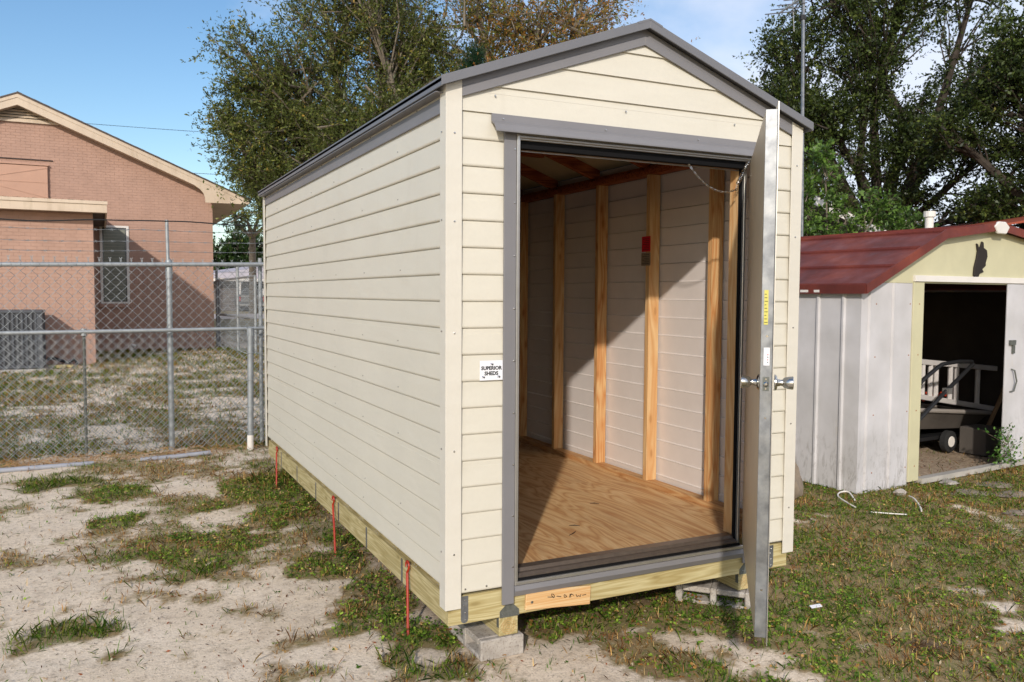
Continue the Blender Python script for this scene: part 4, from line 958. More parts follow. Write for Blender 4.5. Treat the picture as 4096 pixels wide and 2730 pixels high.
# gable
KN, KZ, RG, RGZ = 45.5, 86.0, 81.5, 89.6
half = OW/2
gb = [Q(5, 0, 68.0), Q(OW-5, 0, 68.0), Q(OW-44.0, 0, 85.2), Q(half, 0, 90.0), Q(44.0, 0, 85.2)]
build('gable_panel', MB().prism([g+Vector((0, 0, -0.3 if i < 2 else -0.2)) for i, g in enumerate(gb)], va_*0.3), creamOld, old)
build('gable_panel', MB().prism([g+va_*(OD-0.2)+Vector((0, 0, -0.3)) for g in gb], va_*0.3), creamOld, old)
# roof panels, each a lapped sheet running back
def rp(s0, z0, s1, z1, th=0.5, name='roof_panel', ov=3.0):
    pts = [Q(s0, -ov, z0), Q(s1, -ov, z1), Q(s1, -ov, z1-th), Q(s0, -ov, z0-th)]
    return build(name, MB().prism(pts, va_*(OD+2*ov)), rustM, old)
prof_l = [(-1.8, 66.2), (44.6, 87.2), (half, 91.4)]
def lerp_prof(s):
    (a, za), (b, zb), (c_, zc) = prof_l
    return za+(zb-za)*(s-a)/(b-a) if s < b else zb+(zc-zb)*(s-b)/(c_-b)
cuts = [-1.8, 13.8, 29.2, 44.6, 57.0, 69.4, half]
for a, b in zip(cuts[:-1], cuts[1:]):
    rp(a, lerp_prof(a)+0.45, b+0.5, lerp_prof(min(b+0.5, half))+0.0)
    A_, B_ = OW-a, OW-b; pts = [Q(A_, -3, lerp_prof(a)+0.45), Q(B_-0.5, -3, lerp_prof(min(b+0.5, half))), Q(B_-0.5, -3, lerp_prof(min(b+0.5, half))-0.5), Q(A_, -3, lerp_prof(a)-0.05)]
    build('roof_panel', MB().prism(pts, va_*(OD+6)), rustM, old)
    # raised seam on each lap
    build('roof_seam', MB().prism([Q(a-0.1, -3.1, lerp_prof(a)+0.35), Q(a+0.2, -3.1, lerp_prof(a)+1.1), Q(a+0.9, -3.1, lerp_prof(a)+1.15), Q(a+1.2, -3.1, lerp_prof(a)+0.6)], va_*(OD+6.2)), rustM, old)
for mir in (0, 1):
    f_ = (lambda s: OW-s) if mir else (lambda s: s)
    pts = [Q(f_(s), -3.6, z) for s, z in ((-2.2, 66.9), (44.4, 88.0), (half, 92.2), (half, 89.2), (45.2, 84.6), (-2.0, 63.6))]
    build('rake_trim', MB().prism(pts, va_*0.6), rustM, old)
ob('eave_trim', -2.4, -1.9, -3, OD+3, 63.6, 66.8, rustM); ob('eave_trim', OW+1.9, OW+2.4, -3, OD+3, 63.6, 66.8, rustM)
for t0, t1 in ((16, 19), (21, 25.5)): build('bare_patch', MB().obox(Q(-2.5, t0, 64.1), ua*0.08, va_*(t1-t0)*0.8, (0, 0, 0.9)), whiteM, old)
build('ridge_end_cap', MB().prism([Q(half-5.5, -4.1, 90.6), Q(half-2.5, -4.1, 92.6), Q(half+2.5, -4.1, 92.6), Q(half+5.5, -4.1, 90.6), Q(half+3, -4.1, 87.8), Q(half-3, -4.1, 87.8)], va_*1.2), whiteM, old, bevel=0.3)
# dark horse-head ornament on the gable
cx0, cz0 = 72.4, 84.2
hp = [(1768, 540), (1778, 545), (1788, 575), (1800, 566), (1812, 522), (1824, 530), (1828, 570), (1855, 590), (1862, 640), (1848, 690), (1850, 712), (1822, 740), (1835, 762), (1802, 775), (1792, 800), (1772, 812), (1752, 790), (1755, 730), (1770, 660), (1778, 600)]
hpts = [Q(cx0+(u-1800)*0.0844, -0.75, cz0-(v-532)*0.0504) for u, v in hp]
build('horse_head_ornament', MB().prism(hpts, va_*0.7), plain('cast_iron', srgb(44, 38, 34), 0.7, 0.2), old, bevel=0.15)
mb = MB()
for s in (8, 28, 33): 
    for z in (-1, 20, 41, 60): mb.lathe(Q(s+0.4, -0.0 if s < 29 else -0.5, z), -va_, [(0, 0.28), (0.15, 0.2)], 6)
build('screw', mb, plain('rusty_screw', srgb(150, 96, 60), 0.7), old, kind='stuff')

# contents of the old shed
cart = thing('garden_cart', 'black and grey garden cart with white-rimmed wheel inside the dark doorway', 'cart', Q(105, 38, -8))
tub = MB().add([Q(62, 30, 15), Q(140, 30, 8), Q(140, 60, 8), Q(62, 60, 15), Q(68, 34, 5), Q(132, 34, 1.0), Q(132, 56, 1.0), Q(68, 56, 5)], [(0, 1, 5, 4), (1, 2, 6, 5), (2, 3, 7, 6), (3, 0, 4, 7), (4, 5, 6, 7)])
build('tub', tub, plain('cart_grey', srgb(84, 78, 72), 0.6, 0, 0.2), cart)
build('rim_lip', MB().tube([Q(62, 30, 15), Q(140, 30, 8), Q(140, 60, 8), Q(62, 60, 15), Q(62, 30, 15)], 1.0, 8), plain('cart_lip', srgb(150, 142, 134), 0.6), cart)
for s, t in ((108, 31), (108, 60), (76, 31)):
    wv = build('wheel', MB().lathe(Q(s, t-1.6, -2.9), va_, [(0, 3.6), (0.4, 4.9), (2.8, 4.9), (3.2, 3.6)], 20), tireM, cart)
    build('hub', MB().lathe(Q(s, t-1.75, -2.9), va_, [(0, 2.4), (0.5, 2.7), (3.4, 2.7)], 16), whiteM, wv)
build('axle', MB().tube([Q(108, 31, -2.9), Q(108, 60, -2.9)], 0.4, 6), blackM, cart); build('chassis', MB().obox(Q(74, 34, -2.2), ua*48, va_*22, (0, 0, 1.6)), blackM, cart)
mo = thing('black_handle_frame', 'black tubular push handle standing in front of the ladder inside the old shed', 'handle', Q(75, 20, -8))
build('tube', MB().tube([Q(60, 18, 24), Q(67, 18, 28.5), Q(77, 18, 33.2), Q(80, 18, 34.3), Q(92, 18, 35), Q(102, 18, 34.6), Q(103, 18, 33.5), Q(95, 18, 29), Q(82, 18, 22), Q(70, 18, 15), Q(60, 18, 9), Q(52, 18, -7.5)], 0.85, 8), blackM, mo, smooth=True)
build('clamp', MB().obox(Q(83, 16.5, 21.5), ua*2.6, va_*3, (0, 0, 2.4)), silverM, mo)
ld = thing('ladder', 'aluminium ladder lying on its side across the cart inside the old shed', 'ladder', Q(110, 36, 2))
ldm = plain('ladder_aluminium', srgb(214, 208, 204), 0.45, 0.2, 0.08)
La, Lb = Q(60, 38, 35.5), Q(160, 38, 26.3); Lc, Ld = Q(60, 38, 21.9), Q(160, 38, 6.3)
build('rail', MB().obox(La, Lb-La, va_*2.6, (0, 0, 2.4)), ldm, ld, bevel=0.2); build('rail', MB().obox(Lc, Ld-Lc, va_*2.6, (0, 0, 2.4)), ldm, ld, bevel=0.2)
for t in (0.12, 0.24, 0.40, 0.46, 0.505, 0.62, 0.67, 0.85):
    a, b = La.lerp(Lb, t)+va_*1.3, Lc.lerp(Ld, t)+va_*1.3+Vector((0, 0, 2)); build('rung', MB().tube([a, b], 1.15, 8), ldm, ld, smooth=True)
sk2 = build('wooden_pole', MB().tube([Q(123, 26, -8), Q(150, 30, 16), Q(153, 31, 19)], 1.0, 8), plain('old_pole', srgb(150, 120, 86), 0.8), None, at=Q(118, 28, -8)); tag(sk2, 'bare wooden pole leaning across the right of the dark doorway', 'pole')
sk3 = build('wooden_pole', MB().tube([Q(128, 60, 0), Q(112, 60, 40)], 0.9, 6), plain('old_pole_dark', srgb(110, 92, 66), 0.8), None, at=Q(128, 60, 0)); tag(sk3, 'thin dim pole leaning the other way behind the ladder', 'pole')
bx = build('grey_crate', MB().obox(Q(111.5, 16, -7.9), ua*15, va_*12, (0, 0, 12)), plain('grey_board', srgb(84, 78, 72), 0.85), None, at=Q(118, 20, -8), bevel=0.3); tag(bx, 'grey box on the dirt floor behind the right door of the old shed', 'box')
# coiled cords / red and orange clutter on the cart
mb = MB()
for i in range(14):
    a = random.random()*6; mb.tube([Q(98+i*2.6+4*math.cos(a+t), 50+3*math.sin(a+t), 13.5+random.random()*3+0.6*math.sin(3*t)) for t in np.linspace(0, 5, 14)], 0.45, 5)
tag(build('extension_cord', mb, plain('orange_red_cord', srgb(190, 62, 30), 0.5, 0, 0.4, 20), None, at=Q(94, 34, 10)), 'tangled red and orange cords piled on the cart behind the ladder rungs', 'cord')

# ------------------------------------------------------------------ small things in the grass on the right
def hose(pts, r, lab, cat='hose', name='white_hose', mat=whiteM):
    P = [Vector((a, b, float(gz(a, b))+c)) for a, b, c in pts]
    fine = []
    for i in range(len(P)-1):
        p0 = P[max(i-1, 0)]; p1 = P[i]; p2 = P[i+1]; p3 = P[min(i+2, len(P)-1)]
        for t in np.linspace(0, 1, 6, endpoint=False):
            fine.append(0.5*((2*p1)+(p2-p0)*t+(2*p0-5*p1+4*p2-p3)*t*t+(3*p1-p0-3*p2+p3)*t**3))
    fine.append(P[-1]); tag(build(name, MB().tube(fine, r, 8), mat, None, at=(pts[0][0], pts[0][1], -8), smooth=True), lab, cat)
hose([(174.5, 60, 0.6), (177.5, 65.5, 1.8), (175, 67, 1.6), (170.5, 63.5, 1.4), (167.5, 56, 0.9), (167, 53, 0.4)], 0.27, 'white plastic hose loop in the grass below the corner of the old shed')
hose([(193.5, 53.5, 1.4), (191, 49.5, 1.6), (186, 43.5, 1.0), (182.5, 40, 0.6)], 0.28, 'short curved length of white hose standing out of the grass')
hose([(165.5, 45.5, 0.8), (169.5, 42, 0.9), (173.7, 38.5, 0.8)], 0.2, 'thin straight white rod lying in the grass', 'rod', 'white_rod')
def rock(c, r, lab, seed, mat=stoneM, flat=0.7, name='stone'):
    import bmesh as bm_
    b = bm_.new(); bm_.ops.create_icosphere(b, subdivisions=3, radius=1); R_ = np.random.default_rng(seed); ph = R_.random((6, 3))*6
    z0 = float(gz(c[0], c[1]))
    for v in b.verts:
        n = v.co.copy(); d = 1+0.13*sum(math.sin(n.dot(Vector(p))*1.3+p[0]) for p in ph)/2
        v.co = Vector((c[0]+n.x*r[0]*d, c[1]+n.y*r[1]*d, z0+r[2]*0.5+n.z*r[2]*d*(flat if n.z < 0 else 1)))
    mb = MB(); mb.v = [tuple(v.co) for v in b.verts]; mb.f = [tuple(v.index for v in f.verts) for f in b.faces]; b.free()
    o = build(name, mb, mat, None, at=(c[0], c[1], z0), smooth=True); tag(o, lab, 'stone'); return o
rock((157, 75, 0), (6.5, 5.5, 8.5), 'large mossy grey rock between the cream shed and the old white shed', 1)
rock((224, 52, 0), (7, 5, 0.5), 'flat grey paving stone sunk in grass right of the old shed corner', 2)
rock((236, 44, 0), (8, 5, 0.45), 'flat paving stone farther right in the grass before the dark doorway', 3)
rock((211, 27, 0), (5, 3.0, 0.6), 'flat pale stone at the right edge of the lawn', 4)
rock((245, 57, 0), (8, 5, 0.45), 'flat stone nearest the right door of the old shed', 5)
rock((197, 60, 0), (3, 1.6, 1.3), 'small tan brick piece at the foot of the old shed', 6, concM)
rock((231, 66, 0), (4, 3, 0.9), 'pale slab fragment by the sill of the old shed', 7, concM)
ob2 = build('paper_scrap', MB().obox((84.2, -8.4, float(gz(85, -8))+1.2), (2.8, -0.4, 0.1), (0.4, 1.1, 0.15), (0, 0, 0.12)), whiteP, None, at=(85, -8, -8)); tag(ob2, 'small white scrap of paper in the grass right of the open door', 'paper')
for i, (x, y) in enumerate(((-22, 61), (31, -5))):
    pass

# antenna mast and vent pipe, wires
an = thing('antenna_mast', 'tall thin antenna mast with a small aerial rising behind the cream shed', 'antenna', (365, 275, -8))
build('mast', MB().tube([(365, 275, -8), (366, 280, 160), (367.3, 284.5, 300)], 1.15, 8), galvM, an, smooth=True)
build('coupling', MB().tube([(366.9, 283.2, 246.5), (366.95, 283.4, 249.5)], 2.1, 10), blackM, an)
mb = MB().tube([(366.9, 283, 262), (352, 290, 250.5)], 0.7, 6)
for a, b, c in ((364, 284.4, 260.2), (360, 286.3, 256.8), (356.2, 288, 253.8), (352.8, 289.6, 251.0)):
    mb.tube([(a-8, b+5.5, c-0.6), (a+8, b-5.5, c+0.6)], 0.4, 5)
mb.tube([(361, 287, 262), (364, 288, 240)], 0.3, 5)
build('aerial', mb, galvM, an)
vp = thing('vent_pipe', 'short white vent pipe with a cap standing above the rusty roof', 'pipe', (404, 212, -8))
build('pipe', MB().tube([(404, 212, -8), (405, 212, 112)], 2.5, 12), whiteM, vp, smooth=True); build('cap', MB().tube([(405, 212, 112.05), (405, 212, 115.5)], 3.5, 12), whiteM, vp)
def wire(a, b, sag, lab, r=0.4):
    a = Vector(a); b = Vector(b); mb = MB().tube([a.lerp(b, t)-Vector((0, 0, sag*4*t*(1-t))) for t in np.linspace(0, 1, 24)], r, 4)
    tag(build('utility_wire', mb, blackM, None, at=a), lab, 'wire', 'overhead wires')
wire((-400, 1700, 391), (600, 1250, 330), 9, 'upper thin overhead wire crossing the sky above the pink roof')
wire((-200, 1590, 292), (600, 1250, 263), 6, 'lower thin overhead wire close above the end of the pink roof')

# buildings behind the old shed
rb = thing('red_roof_building', 'building behind with a rusty red metal roof at the right edge', 'building', (640, 300, -8))
pts = [Vector((530, 262, 113)), Vector((760, 180, 153)), Vector((860, 460, 153)), Vector((630, 540, 113))]
build('roof', MB().prism(pts, (0, 0, 1.5)), plain('brick_red_roof', srgb(150, 72, 48), 0.6, 0, 0.15, 3), rb)
build('wall', MB().prism([Vector((560, 275, -10)), Vector((760, 205, -10)), Vector((840, 440, -10)), Vector((650, 510, -10))], (0, 0, 122)), oldWhite, rb)
vh = thing('white_gable_house', 'pale house whose white roof edge shows through the green vines', 'house', (430, 420, -8))
ga, gb_ = Vector((395, 354, 160.5)), Vector((484, 308, 112.5))
back = Vector((120, 260, 0)); dn = Vector((0, 0, -7))
build('rake_board', MB().prism([ga, gb_, gb_+dn, ga+dn], Vector((0.5, 1.1, 0))), whiteM, vh)
build('roof', MB().prism([ga+Vector((0, 0, 1)), gb_+Vector((0, 0, 1)), gb_+Vector((0, 0, 0.1)), ga+Vector((0, 0, 0.1))], back), shingM, vh)
gc = Vector((300, 403, 109)); build('roof', MB().prism([ga+Vector((0, 0, 1)), gc+Vector((0, 0, 1)), gc+Vector((0, 0, 0.1)), ga+Vector((0, 0, 0.1))], back), shingM, vh)
build('wall', MB().prism([gb_+Vector((-10, 9, -5)), gc+Vector((12, -3, -5)), gc+Vector((12, -3, -118)), gb_+Vector((-10, 9, -120))], back*0.9), whiteM, vh)

# ------------------------------------------------------------------ trees
def norm(a): return a/np.maximum(np.linalg.norm(a, axis=-1, keepdims=True), 1e-9)
def tree(name, label, base, lobes, palette, leaf=(2.6, 0.8), seed=1, trunk_r=9, limbs=True, twigs=14, leaves=15, twig_len=22, bark=barkM, fork=0.35, droop=0.0, cat='tree', group=None, branch_r=0.55):
    """lobes: (cx, cy, cz, rx, ry, rz, n_branches, palette_shift)"""
    R_ = np.random.default_rng(seed); root = thing(name, label, cat, base, group)
    B = np.array(base, float); tm = MB()
    ctr = np.array([l[:3] for l in lobes]); mean = ctr.mean(0); fk = B+(mean-B)*np.array([0.6, 0.6, fork]); fk[2] = B[2]+(ctr[:, 2].min()-B[2])*0.8+5
    tm.tube([B-np.array([0, 0, 4]), B*0.6+fk*0.4+R_.normal(0, 3, 3)*[1, 1, 0], fk], [trunk_r*1.3, trunk_r, trunk_r*0.8], 10)
    bm2 = MB(); P = []; D = []; LI = []
    for li, (cx, cy, cz, rx, ry, rz_, nb, sh_) in enumerate(lobes):
        c = np.array([cx, cy, cz]); r3 = np.array([rx, ry, rz_])
        mid = (fk+c)/2+R_.normal(0, 0.08, 3)*np.linalg.norm(c-fk)+np.array([0, 0, -0.05*np.linalg.norm(c-fk)])
        if limbs: bm2.tube([fk, mid, c], [trunk_r*0.55, trunk_r*0.36, trunk_r*0.2], 7)
        dirs = norm(R_.normal(0, 1, (nb, 3))+norm(c-fk)*0.35); rad = R_.uniform(0.55, 1.0, (nb, 1))**0.6
        ends = c+dirs*r3*rad*R_.uniform(0.85, 1.12, (nb, 1)); tt_ = R_.uniform(0.25, 1.0, (nb, 1)); starts = mid+(c-mid)*tt_+R_.normal(0, 0.02, (nb, 3))*r3; flip = R_.random((nb, 1)) < 0.3; starts = np.where(flip, c+R_.normal(0, 0.3, (nb, 3))*r3, starts)
        for s_, e_ in zip(starts, ends):
            m_ = (s_+e_)/2+R_.normal(0, 0.07, 3)*np.linalg.norm(e_-s_)
            bm2.tube([s_, m_, e_], [branch_r*2.2, branch_r*1.3, branch_r*0.5], 4, False)
            t = R_.uniform(0.35, 1.0, (twigs, 1)); pp = np.where(t < 0.5, s_+(m_-s_)*t*2, m_+(e_-m_)*(t-0.5)*2)
            dd = norm(norm(e_-s_)*0.9+R_.normal(0, 0.75, (twigs, 3))+np.array([0, 0, 0.1-droop]))
            P.append(pp); D.append(dd); LI.append(np.full(twigs, sh_))
    P = np.concatenate(P); D = np.concatenate(D); LI = np.concatenate(LI); n = len(P)
    TL = twig_len*R_.uniform(0.45, 1.25, (n, 1))*np.where(R_.random((n, 1)) < 0.1, 1.7, 1.0)
    # twigs as thin triangles
    side = norm(np.cross(D, R_.normal(0, 1, (n, 3)))); E_ = P+D*TL+np.array([0, 0, -0.1])*TL
    tw = np.stack([P-side*0.16, P+side*0.16, E_], 1).reshape(-1, 3)
    build('trunk', tm, bark, root, smooth=True); build('limb', bm2, bark, root, kind='stuff')
    tcol = np.tile(np.array(srgb(132, 120, 100)[:3]) if bark is barkM else np.array(srgb(60, 52, 44)[:3]), (len(tw), 1))
    raw_mesh('twig', tw, 3, tcol, leafM, root)
    t = R_.uniform(0.12, 1.05, (n, leaves, 1)); pos = P[:, None]+D[:, None]*TL[:, None]*t+np.array([0, 0, -0.1])*TL[:, None]*t*t+R_.normal(0, 0.7, (n, leaves, 3))
    ld_ = norm(D[:, None]*0.7+R_.normal(0, 0.7, (n, leaves, 3))); sz = leaf[0]*R_.uniform(0.45, 1.4, (n, leaves, 1))
    sd = norm(np.cross(ld_, R_.normal(0, 1, (n, leaves, 3))))*sz*leaf[1]*0.5/1.0
    q = np.stack([pos, pos+ld_*sz*0.5+sd, pos+ld_*sz, pos+ld_*sz*0.5-sd], 2).reshape(-1, 3)
    pal = np.array([srgb(*p)[:3] for p in palette]); tone = np.clip(R_.normal(0, 0.9, (n, leaves))*0.8+R_.normal(0, 0.6, (n, 1))+LI[:, None], 0, len(pal)-1.001)
    i0 = tone.astype(int); fr_ = (tone-i0)[..., None]; col = pal[i0]*(1-fr_)+pal[i0+1]*fr_; col *= R_.uniform(0.7, 1.25, (n, leaves, 1))
    col = np.repeat(col.reshape(-1, 3), 4, 0)
    raw_mesh('crown', q, 4, col, leafM, root)
    return root
oak = [(80, 90, 42), (112, 122, 58), (148, 146, 74), (184, 152, 74), (206, 152, 76)]
# big oak behind the cream shed (left part of the crown), then the sparser one right of it
tree('oak_tree', 'large dense dark green oak rising behind the left roof edge of the cream shed', (225, 640, -8),
     [(120, 640, 190, 55, 50, 50, 55, 0.3), (110, 640, 250, 60, 50, 45, 60, 0.2), (140, 650, 310, 60, 50, 45, 50, 0.3), (95, 640, 150, 42, 40, 26, 32, 0.2), (180, 620, 220, 65, 55, 60, 75, 0.1), (200, 620, 290, 65, 55, 50, 80, 0.5), (215, 590, 205, 60, 45, 40, 60, 0.3), (150, 600, 195, 50, 45, 40, 50, 0.2),
      (250, 600, 240, 60, 50, 60, 70, 0.4), (170, 600, 160, 60, 50, 45, 50, 0.2), (235, 580, 175, 60, 50, 45, 40, 0.3), (190, 650, 360, 75, 60, 45, 45, 0.5), (65, 650, 215, 30, 30, 16, 14, 0.3), (60, 650, 285, 30, 30, 14, 12, 0.4), (75, 650, 190, 40, 34, 30, 42, 0.3), (100, 660, 215, 50, 40, 34, 40, 0.3), (75, 655, 250, 36, 30, 22, 20, 0.4), (45, 660, 222, 22, 20, 10, 9, 0.4), (160, 600, 340, 60, 50, 40, 40, 0.6)],
     oak, leaf=(3.1, 0.40), seed=3, trunk_r=12, twigs=13, leaves=17, twig_len=24)
tree('oak_tree', 'sparse oak with yellowing leaves and bare pale limbs above the ridge of the cream shed', (300, 560, -8),
     [(275, 540, 245, 48, 40, 50, 70, 2.2), (300, 530, 300, 55, 45, 45, 60, 2.4), (250, 560, 320, 50, 45, 40, 50, 1.6), (340, 515, 285, 50, 40, 42, 44, 2.4), (300, 520, 230, 50, 40, 30, 50, 2.7), (250, 520, 225, 45, 35, 28, 45, 2.9), (385, 500, 275, 30, 30, 20, 14, 2.0), (340, 520, 340, 50, 40, 30, 26, 2.0)],
     [(66, 84, 36), (96, 110, 46), (132, 118, 48), (160, 112, 50), (184, 126, 62), (166, 156, 82)], leaf=(3.0, 0.40), seed=4, trunk_r=8, twigs=9, leaves=12, twig_len=24, fork=0.5)
tree('pine_sapling', 'small dark pine top showing between the oaks just above the cream roof edge', (222, 500, -8),
     [(226, 500, 250, 12, 12, 14, 22, 0.2), (226, 500, 232, 20, 18, 12, 26, 0.2)], [(24, 52, 30), (36, 72, 40), (52, 92, 50)], leaf=(4.0, 0.10), seed=5, trunk_r=3, twigs=12, leaves=24, twig_len=9)
# live oaks on the right
dk = [(50, 62, 28), (74, 90, 38), (100, 114, 52), (130, 136, 66), (154, 154, 84)]
EXTRA = [(770, 440, 150, 50, 36, 22, 30, 0.3), (660, 500, 130, 50, 34, 20, 26, 0.6), (725, 470, 215, 40, 36, 26, 30, 0.3), (750, 420, 205, 42, 36, 26, 26, 0.3), (700, 470, 165, 44, 36, 22, 24, 0.3), (640, 530, 165, 38, 30, 24, 22, 0.6), (600, 545, 240, 36, 34, 36, 34, 0.6)]
tree('live_oak', 'big dark live oak with sky showing through, behind the old metal shed', (723, 490, -8),
     [(620, 550, 330, 40, 40, 36, 44, 0.6), (600, 550, 270, 42, 40, 34, 48, 0.5), (650, 530, 250, 50, 45, 45, 62, 0.5), (690, 510, 310, 55, 50, 50, 68, 0.5), (650, 530, 380, 50, 45, 40, 50, 0.8), (720, 500, 380, 60, 50, 45, 52, 0.7),
      (725, 490, 250, 50, 45, 40, 50, 0.3), (620, 540, 205, 40, 40, 30, 32, 0.3), (690, 500, 200, 45, 40, 28, 24, 0.3), (775, 450, 300, 45, 40, 40, 36, 0.5), (770, 450, 380, 45, 40, 40, 26, 0.7), (575, 560, 232, 30, 30, 24, 20, 0.6)]+EXTRA,
     dk, leaf=(3.6, 0.5), seed=6, trunk_r=12, twigs=12, leaves=14, twig_len=22, bark=barkDark, fork=0.45)
tree('live_oak', 'dark shadowed live oak filling the right edge of the picture', (790, 330, -8),
     [(690, 355, 255, 40, 38, 42, 62, 0.2), (720, 340, 195, 42, 40, 34, 56, 0.0), (700, 340, 310, 40, 38, 36, 36, 0.8), (745, 320, 250, 50, 45, 55, 70, 0.0), (655, 385, 215, 28, 28, 20, 18, 0.3), (770, 300, 330, 60, 50, 45, 40, 0.6), (700, 360, 150, 40, 34, 24, 30, 0.1)],
     dk, leaf=(3.6, 0.5), seed=8, trunk_r=12, twigs=13, leaves=14, twig_len=22, bark=barkDark, fork=0.5)
tree('vine_shrub', 'bright green leafy vine over the white roof edge between the two sheds', (425, 300, -8),
     [(398, 310, 128, 18, 14, 26, 30, 1.8), (408, 300, 158, 16, 14, 14, 10, 1.8), (425, 296, 120, 20, 14, 18, 16, 1.8), (448, 285, 128, 14, 12, 14, 8, 1.6), (470, 280, 115, 18, 12, 10, 12, 1.2), (402, 300, 95, 24, 16, 20, 20, 1.2), (455, 275, 95, 28, 16, 20, 20, 1.0)],
     [(50, 70, 30), (70, 96, 38), (94, 126, 50), (118, 148, 66)], leaf=(3.0, 0.6), seed=9, trunk_r=2, twigs=9, leaves=10, twig_len=9, cat='shrub', branch_r=0.2)
# trees far beyond the road, seen in the gap left of the cream shed
tree('far_tree', 'rounded dark green tree beyond the grey far house', (420, 3100, 5),
     [(300, 3000, 150, 110, 80, 90, 90, 0.8), (420, 3000, 190, 120, 90, 110, 110, 0.8), (520, 2950, 140, 110, 80, 90, 70, 0.8), (250, 3050, 110, 90, 70, 70, 50, 0.6), (380, 2950, 110, 120, 60, 60, 60, 0.5)],
     [(34, 52, 22), (52, 76, 30), (74, 100, 42), (100, 120, 56)], leaf=(11, 0.6), seed=10, trunk_r=18, twigs=9, leaves=9, twig_len=34, branch_r=1.5)
tree('moss_tree', 'tree hung with grey moss showing pale sky behind, right of the pink house eave', (330, 2300, 5),
     [(215, 1960, 290, 55, 40, 30, 12, 0.3), (230, 1960, 250, 40, 30, 30, 10, 0.4), (300, 1960, 330, 60, 50, 60, 50, 0.6), (350, 1960, 260, 60, 50, 60, 60, 0.6)],
     [(58, 66, 48), (74, 86, 44), (92, 108, 50), (120, 126, 80)], leaf=(7, 0.35), seed=11, trunk_r=10, twigs=8, leaves=12, twig_len=24, droop=0.9, branch_r=1.2)
# horizon belt of woodland so that no bare horizon shows
R_ = np.random.default_rng(20); n = 26000
ang = R_.uniform(-0.9, 2.5, n); rad = R_.uniform(5200, 6400, n); hh = 180+120*vnoise(ang*900, rad*0+3, 60)+60*vnoise(ang*900, rad*0, 15, 1)
pz = R_.uniform(0, 1, n)**0.8*hh; pc = np.stack([rad*np.sin(ang), rad*np.cos(ang), pz], 1)
a1 = norm(R_.normal(0, 1, (n, 3)))*R_.uniform(16, 34, (n, 1)); a2 = norm(np.cross(a1, R_.normal(0, 1, (n, 3))))*R_.uniform(10, 22, (n, 1))
q = np.stack([pc-a1, pc+a2, pc+a1, pc-a2], 1).reshape(-1, 3); pal = np.array([srgb(*p)[:3] for p in ((40, 54, 28), (62, 78, 38), (86, 98, 54))])
o = raw_mesh('distant_woodland', q, 4, np.repeat(pal[R_.integers(0, 3, n)]*R_.uniform(0.7, 1.2, (n, 1)), 4, 0), leafM)
tag(o, 'far belt of dark green woodland along the horizon', 'woodland')
# sapling by the door of the old shed, bigger-leaved
tree('door_sapling', 'small green sapling growing against the right door of the old shed', tuple(Q(91, -4, -8)),
     [(*Q(91, -4, -1), 6, 3, 4, 6, 1.5), (*Q(91, -4, 4), 3.5, 2, 4, 5, 1.5), (*Q(99, -4, -5), 5, 3, 2, 3, 1.5)], [(50, 84, 34), (72, 112, 44), (104, 146, 60), (120, 160, 70)], leaf=(1.5, 0.55), seed=12, trunk_r=0.3, twigs=4, leaves=6, twig_len=5, cat='plant', branch_r=0.08)

